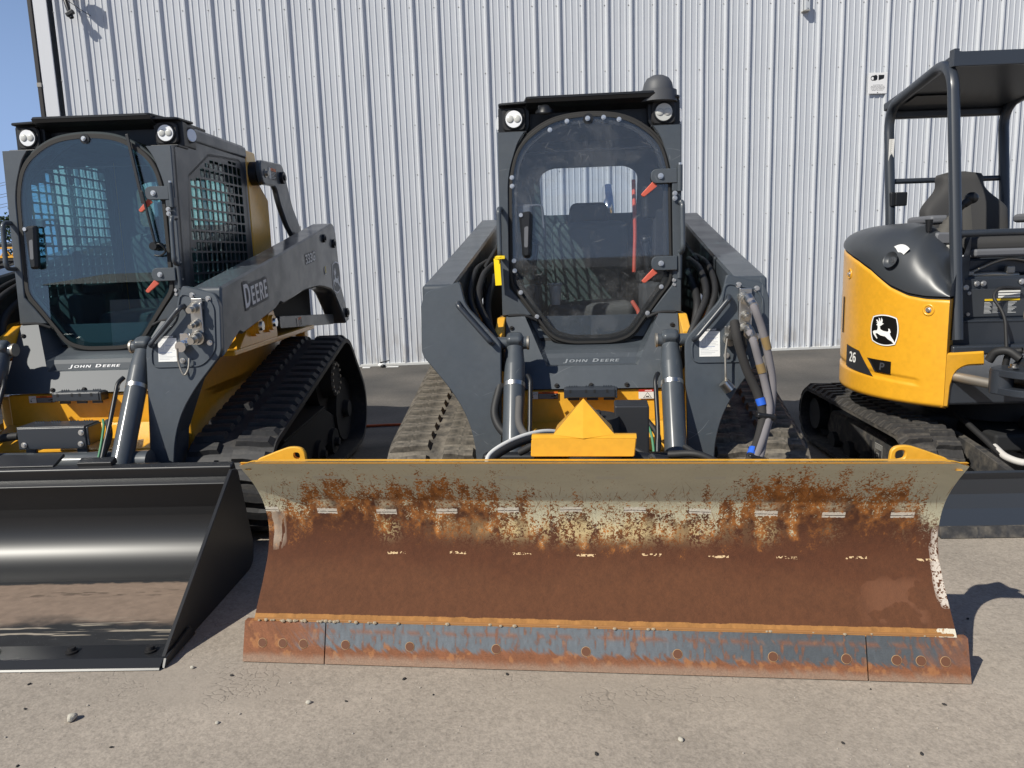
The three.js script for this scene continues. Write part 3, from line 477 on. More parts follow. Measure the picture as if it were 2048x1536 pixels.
    const g = plateX([[-0.075, 1.19], [-0.195, 1.885], [-0.50, 2.032], [-0.985, 2.056], [-1.065, 2.0], [-1.065, 1.19]], 0, 0.006, { bev: 0, holes, seg: 2 });
    for (const s of [-1, 1]) { part('side_screen', g.clone().translate(s > 0 ? 0.446 : -0.452, 0, 0), MAT.greyEx, t); part('side_window', plateX([[-0.07, 1.19], [-0.19, 1.885], [-0.50, 2.037], [-0.99, 2.055], [-1.07, 2.0], [-1.07, 1.19]], s > 0 ? 0.418 : -0.422, 0.004, { bev: 0 }), MAT.glassSide, t); }
  }
  // roof visor and work lights
  part('roof_visor', [
    plateZ([[-0.44, 1.94], [-0.44, 2.165], [-0.10, 2.18], [0.28, 2.186], [0.44, 2.165], [0.44, 1.94]], -0.24, 0.02, { holes: [inset(doorOut, -0.005).filter(p => p[1] > 1.9).concat([[0.37, 1.945], [-0.37, 1.945]])] }), plateY([[-0.31, -0.075], [0.33, -0.075], [0.36, -0.26], [-0.34, -0.26]].map(p => p.concat(0.02)), 2.180, 0.014), plateX([[-0.075, 2.185], [-0.085, 2.165], [-0.13, 2.150], [-0.24, 2.13], [-0.24, 2.185]], -0.31, 0.64, { bev: 0.002 }), bx(0.86, 0.02, 0.34, 0, 2.166, -0.38, 0.008),
    ...[-1, 1].flatMap(s => [plateZ([[s * 0.30, 2.16], [s * 0.335, 2.175], [s * 0.46, 2.165], [s * 0.462, 2.03], [s * 0.44, 2.02], [s * 0.33, 2.022], [s * 0.302, 2.06]].map(p => p.concat(0.015)), -0.22, 0.055), bx(0.03, 0.13, 0.16, s * 0.445, 2.095, -0.25, 0.01), plateY([[s * 0.30, -0.09], [s * 0.455, -0.12], [s * 0.47, -0.30], [s * 0.30, -0.30]].map(p => p.concat(0.02)), 2.164, 0.012), bx(0.15, 0.012, 0.13, s * 0.385, 2.026, -0.155, 0.004)]),
  ], MAT.black, t);
  for (const s of [-1, 1]) {
    const w = part('work_light', [plateZ([[s * 0.378 - 0.06, 2.04], [s * 0.378 + 0.06, 2.04], [s * 0.378 + 0.06, 2.158], [s * 0.378 - 0.06, 2.158]], -0.17, 0.03, { r: 0.03, bev: 0.006 })], MAT.trim, t);
    part('lens', [cyl([s * 0.378, 2.098, -0.145], [s * 0.378, 2.098, -0.131], 0.044, 0.042, 26)], s > 0 && o.used ? MAT.lensDim : MAT.lens, w);
    part('reflector', [-1, 1].map(k => new THREE.SphereGeometry(0.019, 14, 8).scale(1, 1, 0.35).translate(s * 0.378 + k * 0.0185, 2.098, -0.131)), MAT.lensDim, w);
    part('lens_rim', new THREE.TorusGeometry(0.045, 0.006, 8, 26).translate(s * 0.378, 2.098, -0.138), MAT.black, w);
    const c = part('corner_light', new THREE.CylinderGeometry(0.042, 0.042, 0.02, 22).rotateZ(-s * Math.PI / 2).rotateY(-s * 0.35).translate(s * 0.458, 2.098, -0.25), MAT.trim, t);
    part('lens', new THREE.CylinderGeometry(0.034, 0.034, 0.012, 22).rotateZ(-s * Math.PI / 2).rotateY(-s * 0.35).translate(s * 0.468, 2.098, -0.246), MAT.lens, c);
  }
  // door
  const glass = o.used ? MAT.glassM : MAT.glassL;
  const door = part('cab_door', leanCab(plateZ(doorOut, -0.004, 0.020, { bev: 0.004, seg: 8, holes: [inset(doorOut, o.used ? 0.012 : 0.020)] })), MAT.rubberSeal, t);
  part('door_pane', leanCab(plateZ(inset(doorOut, 0.006), 0.008, 0.006, { bev: 0, seg: 8 })), glass, door);
  if (o.used) part('pane_dust', leanCab(plateZ(inset(doorOut, 0.03), 0.0155, 0.0006, { bev: 0, seg: 8 })), MAT.paneDust, door);
  part('door_seal', leanCab(plateZ(inset(doorOut, -0.012), -0.022, 0.024, { bev: 0.003, seg: 8, holes: [inset(doorOut, o.used ? 0.042 : 0.038)] })), o.used ? MAT.rubberSeal : std(L(0.02, 0.03, 0.033), 0.6), door);
  part('door_lock', [cyl([0, 2.065, -0.035], [0, 2.065, -0.015], 0.026, 0.025, 24)], MAT.black, door); part('lock_bolt', leanCab(hexBolt(-0.003, 2.065, 0.026, 0.008)), MAT.bolt, door);
  for (const y of [1.774, 1.351]) {
    const h = part('door_hinge', [leanCab(plateZ([[0.302, y - 0.035, 0.034], [0.302, y + 0.035, 0.034], [0.43, y + 0.035], [0.43, y - 0.035]], 0.022, 0.014)), cyl([0.442, y - 0.075, 0.012], [0.442, y + 0.05, 0.012], 0.013, 0.013, 14), bx(0.05, 0.05, 0.03, 0.43, y - 0.05, -0.005, 0.006)], G, t);
    part('hinge_bolt', [leanCab(hexBolt(0.349, y, 0.04, 0.009)), cyl([0.442, y + 0.05, 0.012], [0.442, y + 0.06, 0.012], 0.008, 0.008, 8), hexBolt(0.418, y - 0.085, 0.012, 0.008), hexBolt(0.418, y - 0.108, 0.012, 0.008)], MAT.bolt, h);
    part('release_tab', leanCab(plateZ([[0.315, y - 0.02], [0.335, y - 0.045], [0.268, y - 0.098], [0.252, y - 0.085]].reverse(), 0.016, 0.006, { r: 0.008, holes: [[[0.318, y - 0.033], [0.328, y - 0.046], [0.272, y - 0.089], [0.263, y - 0.081]]] })), MAT.redPlastic, door);
  }
  { // outer handle
    const h = part('door_handle', leanCab(plateZ([[-0.352, 1.622], [-0.286, 1.628], [-0.298, 1.40], [-0.338, 1.398]].map(p => p.concat(0.022)).reverse(), 0.016, 0.045, { bev: 0.012 })), MAT.black, door);
    part('handle_bolt', leanCab(cyl([-0.341, 1.609, 0.055], [-0.341, 1.609, 0.066], 0.011, 0.010, 16)), MAT.bolt, h);
    part('grip_recess', leanCab(plateZ([[-0.325, 1.55], [-0.305, 1.555], [-0.310, 1.45], [-0.328, 1.45]].reverse(), 0.0605, 0.002, { r: 0.008, bev: 0 })), MAT.midGrey, h);
  }
  for (const s of [-1, 1]) part('grab_rail', bent([[s * 0.445, 1.645, -0.01], [s * 0.45, 1.645, 0.055], [s * 0.45, 1.405, 0.075], [s * 0.445, 1.405, 0.0]], 0.0125, 0.04), G, t);
  if (!o.used) {
    const w = part('wiper', [bx(0.016, 0.36, 0.010, 0.262, 1.90, 0.008, 0.002, [-0.057, 0, 0.16]), bx(0.012, 0.30, 0.012, 0.315, 1.64, 0.022, 0.003, [-0.03, 0, 0.17]), cyl([0.335, 1.50, 0.01], [0.335, 1.50, 0.055], 0.024, 0.02, 18)], MAT.black, t);
    part('washer_hose', tube([[0.335, 1.50, 0.04], [0.37, 1.51, 0.05], [0.395, 1.475, 0.04], [0.36, 1.45, 0.03], [0.325, 1.452, 0.02]], 0.005), MAT.black, w);
  }
  // skirt below the door with its recess
  {
    const S = y => 0.25 - (y - 0.78) * 0.625, X1 = 0.43, yb = 0.765, yt = 1.105, rb = 0.868, rt = 1.095;
    const p = (x, y, dz = 0) => [x, y, S(y) + dz], fl = [[0.215, rb, 0.142], [0.220, 0.900, 0.134], [0.228, 0.920, 0.118], [0.236, 0.935, 0.085], [0.245, 0.948, 0.03], [0.262, 0.975, -0.035], [0.325, rt, -0.055]], bl = 0.224, tl = 0.335, q = [];
    q.push([p(-X1, yb), p(X1, yb), p(X1, rb), p(-X1, rb)]);
    for (const s of [-1, 1]) { const A = [p(s * bl, rb), p(s * X1, rb), p(s * X1, yt), p(s * tl, yt)]; q.push(s > 0 ? A : [A[1], A[0], A[3], A[2]]); }
    q.push([p(-bl, rb), p(bl, rb), [fl[0][0], rb, fl[0][2]], [-fl[0][0], rb, fl[0][2]]]);
    for (let i = 0; i < fl.length - 1; i++) { const [xa, ya, za] = fl[i], [xb, yb2, zb] = fl[i + 1]; q.push([[-xa, ya, za], [xa, ya, za], [xb, yb2, zb], [-xb, yb2, zb]]); for (const s of [-1, 1]) { const ea = lerp(bl, tl, (ya - rb) / (rt - rb)), eb = lerp(bl, tl, (yb2 - rb) / (rt - rb)), A = [[s * xa, ya, za], p(s * ea, ya), p(s * eb, yb2), [s * xb, yb2, zb]]; q.push(s > 0 ? A : [A[1], A[0], A[3], A[2]]); } }
    q.push([[-X1, yb, S(yb) - 0.03], [X1, yb, S(yb) - 0.03], p(X1, yb), p(-X1, yb)]);
    for (const s of [-1, 1]) q.push([[s * X1, yb, S(yb)], [s * X1, yb, S(yb) - 0.1], [s * X1, yt, S(yt) - 0.1], [s * X1, yt, S(yt)]]);
    const sk = part('front_skirt', quads(q), o.used ? G : MAT.skirtNew, t);
    part('skirt_bolt', [-0.172, -0.005, 0.166, -0.40, 0.40].map((x, i) => hexBolt(0, 0, 0, 0.008).rotateX(-0.9).translate(x, i < 3 ? 0.781 : 1.05, S(i < 3 ? 0.781 : 1.05) + 0.004)), MAT.trim, sk);
    part('lettering', faceZ(0.292, 0.027, 0.004, 0.887, 0.1395, -0.27), print(TX.jd(o.used ? '#8f9498' : '#e8e8e8')), sk, true);
    part('seam_strip', [-1, 1].map(s => tube([[s * 0.42, 1.11, 0.045], [s * 0.34, 1.108, 0.04], [s * 0.28, 1.085, 0.03]], 0.008)), MAT.blackRough, sk);
  }
  // steps with toothed edges
  const teeth = (x0, x1, y, z, n) => Array.from({ length: n }, (_, i) => { const x = lerp(x0, x1, (i + 0.5) / n), w = (x1 - x0) / n; return plateZ([[x - w / 2, y], [x + w / 2, y], [x, y + 0.009]], z, 0.004, { bev: 0 }); });
  part('entry_step', [bx(0.236, 0.042, 0.012, -0.010, 0.752, 0.318, 0.004), bx(0.236, 0.008, 0.07, -0.010, 0.772, 0.285, 0.003), bx(0.012, 0.045, 0.07, 0.112, 0.75, 0.285, 0.003), bx(0.012, 0.045, 0.07, -0.13, 0.75, 0.285, 0.003), ...[-0.115, -0.035, 0.05].flatMap(x => teeth(x, x + 0.045, 0.776, 0.27, 4)), ...[-0.09, 0.0, 0.08].map(x => bx(0.055, 0.018, 0.01, x, 0.722, 0.29, 0.003))], MAT.greyEx, t);
  part('step_slot', [-0.105, -0.03, 0.01, 0.07].map(x => bx(0.010, 0.016, 0.004, x, 0.763, 0.3235, 0)), MAT.blackRough, t);
  part('lower_step', [bx(0.33, 0.105, 0.014, 0.02 + o.stepDx, 0.604, 0.60, 0.005), bx(0.33, 0.010, 0.13, 0.02 + o.stepDx, 0.656, 0.54, 0.003), bx(0.014, 0.09, 0.12, 0.19 + o.stepDx, 0.61, 0.54, 0.004), bx(0.05, 0.06, 0.02, -0.10 + o.stepDx, 0.53, 0.58, 0.004), bx(0.05, 0.06, 0.02, 0.15 + o.stepDx, 0.53, 0.58, 0.004), ...[-0.12, -0.04, 0.05, 0.12].flatMap(x => teeth(x + o.stepDx, x + 0.05 + o.stepDx, 0.661, 0.50, 4))], MAT.greyEx, t);
  part('step_bolt', [hexBolt(-0.115 + o.stepDx, 0.575, 0.61, 0.009), hexBolt(0.16 + o.stepDx, 0.575, 0.61, 0.009), hexBolt(0.168 + o.stepDx, 0.63, 0.61, 0.009)], MAT.bolt, t);
  part('warning_sticker', faceZ(0.135, 0.036, -0.235, 0.733, 0.2525), print(TX.warn), t, true);
  if (o.used) part('danger_sticker', faceZ(0.085, 0.045, 0.265, 0.733, 0.2525), print(TX.danger), t, true);
  // lift arms
  const armP = [[0.345, 1.285, 0.02], [-0.62, 1.448], [-1.93, 1.68, 0.05], [-1.99, 1.60], [-2.05, 1.20], [-2.26, 0.905], [-2.14, 0.885, 0.01], [-1.99, 1.02], [-1.80, 1.17, 0.1], [-1.45, 1.215, 0.12], [-1.03, 1.20, 0.08], [-0.60, 1.142, 0.02], [-0.54, 1.155], [-0.44, 1.12, 0.01], [0.10, 1.03], [0.15, 1.045, 0.01], [0.385, 0.945]];
  const front = [[0.61, 1.30, 0.02], [0.778, 1.256, 0.03], [0.797, 1.19], [0.797, 0.965, 0.03], [0.665, 0.805, 0.05], [0.592, 0.69, 0.08], [0.552, 0.56, 0.08], [0.540, 0.40], [0.532, 0.22], [0.43, 0.22], [0.425, 0.50], [0.422, 1.01, 0.03], [0.585, 1.19, 0.04]];
  for (const s of [-1, 1]) {
    let g = [plateX(armP, 0.642, 0.153, { bev: 0.010, seg: 8 }), leanPlate(plateZ(front, -0.03, 0.032, { bev: 0.004, seg: 8 })), leanPlate(plateZ([[0.44, 0.22], [0.528, 0.22], [0.538, 0.42], [0.55, 0.58], [0.60, 0.72], [0.645, 0.84], [0.645, 1.15], [0.58, 1.12], [0.45, 0.98]], -0.17, 0.145, { bev: 0.004 }))];
    if (s < 0) g = g.map(mir);
    const a = part('lift_arm', g, G, t);
    part('arm_pin', [[-1.61, 1.555, 0.03], [-1.88, 1.52, 0.033], [-2.16, 0.97, 0.038]].flatMap(([z, y, r]) => [cyl([s * 0.79, y, z], [s * 0.812, y, z], r, r, 20), cyl([s * 0.80, y, z], [s * 0.82, y, z], r * 0.55, r * 0.5, 12)]), MAT.black, a);
    part('arm_handle', bent([[s * 0.617, 1.201, slopeZ(1.20) - 0.005], [s * 0.617, 1.196, slopeZ(1.2) + 0.042], [s * 0.462, 1.018, slopeZ(1.018) + 0.045], [s * 0.462, 1.012, slopeZ(1.01) - 0.005]], 0.0125, 0.03), MAT.greyEx, a);
    if (s > 0) {
      part('coupler_panel', leanPlate(plateZ([[0.60, 1.27, 0.04], [0.745, 1.235, 0.03], [0.772, 1.19, 0.03], [0.772, 0.975, 0.04], [0.70, 0.905, 0.04], [0.45, 0.905, 0.04], [0.445, 1.0, 0.04], [0.575, 1.14, 0.05]], 0.004, 0.005, { bev: 0.002, holes: [Object.assign([[0.604, 1.262], [0.741, 1.228], [0.766, 1.187], [0.766, 0.978], [0.697, 0.911], [0.453, 0.911], [0.451, 0.998], [0.581, 1.136]], { r: 0.03 })] })), G, a);
      for (const [x, y] of [[0.662, 1.251], [0.741, 1.232], [0.742, 1.02], [0.605, 0.937]]) part('panel_bolt', hexBolt(x, y, slopeZ(y) + 0.006, 0.009), MAT.bolt, a);
      part('important_sticker', faceZ(0.092, 0.128, 0.531, 0.997, slopeZ(0.997) + 0.0045, -0.149), print(TX.important), a, true);
      const cp = part('hydraulic_coupler', [[0.686, 1.195, 0.030], [0.690, 1.118, 0.023], [0.690, 1.050, 0.034]].flatMap(([x, y, r]) => { const z = slopeZ(y); return [cyl([x, y, z], [x, y - 0.004, z + 0.03], r, r, 22), cyl([x, y - 0.003, z + 0.03], [x - 0.004, y - 0.008, z + 0.062], r * 0.78, r * 0.74, 22), cyl([x - 0.004, y - 0.008, z + 0.06], [x - 0.007, y - 0.012, z + 0.09], r * 0.55, r * 0.5, 18)]; }).concat([bx(0.06, 0.19, 0.02, 0.688, 1.12, slopeZ(1.12) + 0.012, 0.008), bx(0.055, 0.03, 0.012, 0.690, 1.222, slopeZ(1.222) + 0.018, 0.004)]), MAT.zinc, a);
      part('electric_socket', [cyl([0.615, 1.012, slopeZ(1.01)], [0.615, 1.008, slopeZ(1.01) + 0.05], 0.026, 0.026, 22), cyl([0.628, 1.058, slopeZ(1.058)], [0.628, 1.056, slopeZ(1.058) + 0.02], 0.017, 0.015, 18), bx(0.05, 0.06, 0.006, 0.622, 1.04, slopeZ(1.04) + 0.008, 0.003)], o.used ? MAT.zinc : MAT.chrome, a);
      part('dust_cap_chain', tube(o.used ? [[0.60, 1.02, 0.47], [0.592, 0.95, 0.475], [0.592, 0.86, 0.485], [0.592, 0.83, 0.48]] : [[0.60, 1.0, 0.46], [0.598, 0.93, 0.455], [0.62, 0.87, 0.455], [0.64, 0.90, 0.45], [0.645, 0.95, 0.44]], 0.005, 40, 6), MAT.steel, a);
      if (o.used) part('dust_cap', cyl([0.583, 0.825, 0.49], [0.612, 0.79, 0.49], 0.026, 0.027, 8), MAT.zinc, a);
      if (!o.used) {
        part('lettering', faceX(0.60, 0.20, 0.7975, 1.250, -0.215, 0.125), print(TX.deere), a, true);
        part('model_number', faceX(0.32, 0.098, 0.7975, 1.420, -1.255, 0.11), print(TX.num), a, true);
        part('badge', faceX(0.27, 0.265, 0.7975, 1.262, -1.915, 0.05), print(TX.badgeGrey), a, true);
        part('small_badge', faceX(0.075, 0.10, 0.7975, 1.325, -1.60, 0.1), print(canvasTex(96, 128, (g, w, h) => { g.clearRect(0, 0, w, h); g.fillStyle = '#77797a'; g.beginPath(); g.arc(38, 66, 34, 0, 7); g.fill(); g.fillStyle = '#d8c21a'; g.fillRect(48, 30, 26, 62); g.fillStyle = '#b9bcbe'; g.fillRect(14, 100, 60, 8); })), a, true);
      }
    }
    // tilt cylinder
    const top = V(s * 0.365, 1.01, 0.305), bot = V(s * 0.36, 0.44, 0.665), at = k => top.clone().lerp(bot, k).toArray();
    const c = part('tilt_cylinder', [cyl(at(0.06), at(0.20), 0.040, 0.050, 22), cyl(at(0.20), at(1.0), 0.050, 0.050, 26), bx(0.085, 0.10, 0.075, s * 0.365, 1.0, 0.312, 0.025, [0.5, 0, 0]), cyl([s * 0.30, 1.0, 0.312], [s * 0.45, 1.0, 0.312], 0.030, 0.030, 18)], G, t);
    part('cylinder_band', cyl(at(0.33), at(0.36), 0.0512, 0.0512, 26), MAT.zinc, c); part('cylinder_rod', cyl(at(1.0), at(1.10), 0.027, 0.027, 18), MAT.chrome, c);
    part('pin_cap', cyl([s * 0.297, 1.0, 0.312], [s * 0.307, 1.0, 0.312], 0.033, 0.033, 20), MAT.steel, c);
    part('cylinder_pipe', bent([[s * 0.30, 0.86, 0.42], [s * 0.285, 0.84, 0.45], [s * 0.285, 0.62, 0.59], [s * 0.275, 0.50, 0.655]], 0.011, 0.04), MAT.black, c);
    part('arm_hose', [tube([[s * 0.56, 1.36, -0.55], [s * 0.57, 1.30, -0.15], [s * 0.56, 1.18, 0.10], [s * 0.49, 1.06, 0.22], [s * 0.44, 0.96, 0.27], [s * 0.42, 0.86, 0.26]], 0.018), tube([[s * 0.60, 1.38, -0.6], [s * 0.615, 1.33, -0.2], [s * 0.60, 1.20, 0.12], [s * 0.54, 1.08, 0.24]], 0.015), tube([[s * 0.52, 1.30, -0.3], [s * 0.53, 1.15, 0.02], [s * 0.50, 1.02, 0.12]], 0.02)], MAT.hose, t);
    part('inner_shield', plateX([[-0.25, 0.95], [-0.38, 1.36], [-1.85, 1.62], [-1.85, 0.95]], s > 0 ? 0.575 : -0.595, 0.02), MAT.blackRough, t);
  }
  part('cross_tube', [cyl([-0.47, 0.475, 0.58], [0.47, 0.475, 0.58], 0.055, 0.055, 24), bx(0.9, 0.10, 0.06, 0, 0.36, 0.60, 0.01)], G, t);
  for (const s of [-1, 1]) part('quick_coupler', [bx(0.26, 0.34, 0.04, s * 0.40, 0.30, 0.64, 0.012), bx(0.30, 0.05, 0.06, s * 0.40, 0.46, 0.655, 0.012)], MAT.black, t);
  part('feed_hose', [tube([[0.24, 0.66, 0.50], [0.285, 0.60, 0.58], [0.265, 0.50, 0.64], [0.25, 0.43, 0.66]], 0.014), tube([[-0.43, 0.82, 0.42], [-0.45, 0.68, 0.5], [-0.38, 0.60, 0.55], [-0.2, 0.60, 0.52]], 0.02)], MAT.hose, t);
  part('green_hose', tube([[0.20, 0.66, 0.47], [0.245, 0.64, 0.55], [0.262, 0.55, 0.63], [0.25, 0.44, 0.68]], 0.006), MAT.green, t);
  // inside the cab
  const seat = part('operator_seat', [bx(0.50, 0.13, 0.46, 0, 1.07, -0.58, 0.05), bx(0.46, 0.52, 0.12, 0, 1.34, -0.86, 0.05, [0.12, 0, 0])], MAT.seatFab, t);
  part('headrest', plateZ([[-0.14, 1.55], [0.14, 1.55], [0.11, 1.715], [-0.11, 1.715]].map(p => p.concat(0.04)), -0.98, 0.07, { bev: 0.015 }), MAT.seat, seat);
  part('armrest', [-1, 1].map(s => bx(0.11, 0.06, 0.34, s * 0.32, 1.27, -0.52, 0.02)), MAT.seat, seat);
  for (const s of [-1, 1]) { const j = part('joystick', [cyl([s * 0.32, 1.28, -0.33], [s * 0.31, 1.36, -0.32], 0.03, 0.018, 14), cyl([s * 0.31, 1.35, -0.32], [s * 0.30, 1.46, -0.33], 0.017, 0.024, 14), new THREE.SphereGeometry(0.028, 14, 10).translate(s * 0.30, 1.47, -0.33)], MAT.black, t); part('console', bx(0.14, 0.26, 0.30, s * 0.345, 1.12, -0.40, 0.03), MAT.cabIn, j); }
  part('display_screen', [bx(0.13, 0.17, 0.05, 0.335, 1.66, -0.20, 0.015, [0, 0.45, 0]), bx(0.09, 0.30, 0.05, 0.37, 1.48, -0.20, 0.02), bx(0.08, 0.10, 0.04, 0.36, 1.30, -0.16, 0.02)], MAT.trim, t);
  part('safety_bar', [bent([[0.245, 1.80, -0.45], [0.25, 1.50, -0.40], [0.24, 1.30, -0.36]], 0.011, 0.05)], MAT.red, t);
  part('foot_well', [bx(0.80, 0.05, 0.40, 0, 0.96, -0.22, 0.02), bx(0.09, 0.02, 0.16, 0.2, 1.0, -0.12, 0.008, [0.4, 0, 0])], MAT.blackRough, t);
  part('mirror_frame', [bent([[-0.36, 1.66, -0.05], [-0.24, 1.66, -0.06], [-0.23, 1.50, -0.06]], 0.006, 0.02), bx(0.07, 0.05, 0.03, -0.33, 1.64, -0.06, 0.012)], MAT.midGrey, t);
  if (o.used) { part('cup_holder', [cyl([-0.19, 1.14, -0.26], [-0.19, 1.25, -0.26], 0.026, 0.036, 20), new THREE.TorusGeometry(0.036, 0.006, 8, 22).rotateX(Math.PI / 2).translate(-0.19, 1.25, -0.26)], MAT.lightGrey, t); part('hatch_sticker', faceZ(0.10, 0.045, -0.15, 1.545, -1.095), print(TX.hatch), t, true); part('seat_belt', tube([[0.23, 1.14, -0.35], [0.26, 1.08, -0.28], [0.25, 1.02, -0.25]], 0.012), MAT.redPlastic, t); }
  return { t, G, Y };
}
// ---------- left machine: loader with a bucket ----------
{
  const { t, G } = makeLoader({ label: 'clean grey and yellow tracked loader with a black bucket, beside the sky', pos: [-2.197, 0.018, -4.2268], turn: -1.85 * Math.PI / 180, used: false, stepDx: 0.0 });
  part('antenna', [cyl([0.30, 2.16, -0.98], [0.30, 2.24, -1.0], 0.003, 0.002, 6)], MAT.black, t);
  // bucket: shell swept across, y measured from the ground
  const W = 0.955, y0 = -0.018, dirt = (() => {
    const n = 1024, h = 512; return texFrom(n, h, (i, j, o) => { // u across the bucket, v along the floor from the lip to the back
      const u = i / n, v = j / h, a = fbm(u * 14, v * 7, 5), b = fbm(u * 60, v * 26, 3), st = fbm(u * 9 + 3, v * 40, 4);
      const body = sst(0.22, 0.40, v + (a - 0.5) * 0.30) * (1 - sst(0.93, 0.965, v + (b - 0.5) * 0.04)), crumbs = sst(0.56, 0.64, st) * sst(0.05, 0.10, v) * (1 - sst(0.30, 0.42, v)) , dark = sst(0.58, 0.66, fbm(u * 26, v * 50 + 9, 4)) * sst(0.70, 0.74, v) * (1 - sst(0.80, 0.86, v));
      const c = [0.016, 0.017, 0.019], m = [0.235, 0.172, 0.128], p = [0.40, 0.345, 0.27]; const sp = hsh(i, j) > 0.9988 ? 0.6 : 0;
      for (let k = 0; k < 3; k++) { let q = lerp(c[k] * (0.8 + 0.5 * b), m[k] * (0.82 + 0.36 * b), body); q = lerp(q, p[k] * (0.7 + 0.5 * b), clamp(crumbs * 0.85)); q = lerp(q, m[k] * 0.38, dark * 0.75); o[k] = lerp(q, 0.5, sp); }
    });
  })();
  const blk = phy(L(0.017, 0.018, 0.020), 0.42, { clearcoat: 0.12, clearcoatRoughness: 0.3 }), blkRough = phy(L(0.015, 0.0155, 0.017), 0.40, { clearcoat: 0.15, clearcoatRoughness: 0.4 });
  const arc = []; for (let i = 0; i <= 16; i++) { const a = -Math.PI / 2 - i / 16 * 1.75; arc.push([0.905 + 0.205 * Math.cos(a), 0.232 + 0.205 * Math.sin(a)]); }
  const back = arc.concat([[0.735, 0.36], [0.79, 0.487]]), thick = (P, d) => P.concat(P.map((p, i) => { const a = P[Math.max(i - 1, 0)], b = P[Math.min(i + 1, P.length - 1)], l = Math.hypot(b[0] - a[0], b[1] - a[1]); return [p[0] - (b[1] - a[1]) / l * -d, p[1] + (b[0] - a[0]) / l * -d]; }).reverse());
  const yy = P => P.map(([z, y]) => [z, y + y0]);
  // smooth inner wall
  const bu = part('bucket', [grid((u, v) => { const k = v * (back.length - 1), i = Math.min(back.length - 2, Math.floor(k)), f = k - i; return [-W + u * 2 * W, lerp(back[i][1], back[i + 1][1], f) + y0, lerp(back[i][0], back[i + 1][0], f)]; }, 4, (back.length - 1) * 2), sweepX(yy(thick(back, -0.014).map(([z, y]) => [z - 0.001, y - 0.001])), -W, W)], blk, t);
  part('bucket_floor', [grid((u, v) => [-W + u * 2 * W, 0.028 + y0 - 0.006 * v * (1 - v), 1.50 - v * 0.60], 24, 12)], std(0xffffff, 0.85, { map: dirt }), bu, true);
  part('floor_plate', bx(2 * W, 0.016, 0.62, 0, 0.014 + y0, 1.20, 0.003), blkRough, bu);
  part('top_rail', [bx(2 * W, 0.075, 0.045, 0, 0.493 + y0, 0.775, 0.010, [0.35, 0, 0]), bx(2 * W, 0.012, 0.05, 0, 0.455 + y0, 0.80, 0.005, [0.6, 0, 0]), bx(0.16, 0.03, 0.05, 0.32, 0.54 + y0, 0.765, 0.004, [0.3, 0, 0.0]), bx(0.30, 0.016, 0.10, -0.02, 0.545 + y0, 0.74, 0.004, [0.35, 0, 0])], blk, bu);
  { // weld bead below the rail and round the bracket
    seed = 5; const g = []; for (let i = 0; i < 150; i++) g.push(new THREE.IcosahedronGeometry(0.0075, 0).scale(1.1, 0.7 + rnd() * 0.5, 0.8).translate(-W + (i + 0.5) / 150 * 2 * W, 0.443 + y0 + rr(-0.001, 0.001), 0.802)); part('weld_bead', g, std(L(0.06, 0.06, 0.062), 0.22, { metalness: 0.3 }), bu);
  }
  const side = [[0.835, 0.515, 0.01], [0.775, 0.50, 0.02], [0.665, 0.10, 0.03], [0.69, 0.02, 0.03], [0.75, 0.003], [1.53, 0.0], [1.60, 0.018, 0.006]];
  for (const s of [-1, 1]) part('side_plate', plateX(yy(side).map((p, i) => p.concat(side[i][2] ?? 0)), s > 0 ? W - 0.002 : -W - 0.014, 0.016, { bev: 0.002 }), blkRough, bu);
  for (const s of [-1, 1]) part('side_cutter', plateX(yy([[1.62, 0.004], [1.60, 0.03], [1.40, 0.05], [1.36, 0.004]]), s > 0 ? W + 0.0145 : -W - 0.0265, 0.012, { bev: 0.002 }), blkRough, bu);
  part('cutting_edge', [sweepX(yy([[1.635, 0.004], [1.63, 0.010], [1.592, 0.028], [1.505, 0.035], [1.50, 0.024], [1.5, 0.004]]), -W + 0.002, W + 0.012)], blkRough, bu);
  for (let i = 0; i < 7; i++) part('edge_bolt', hexBolt(-0.90 + i * 0.293 + 0.04, 0.033 + y0 + 0.003, 1.548, 0.014, 'y', true), MAT.trim, bu);
}
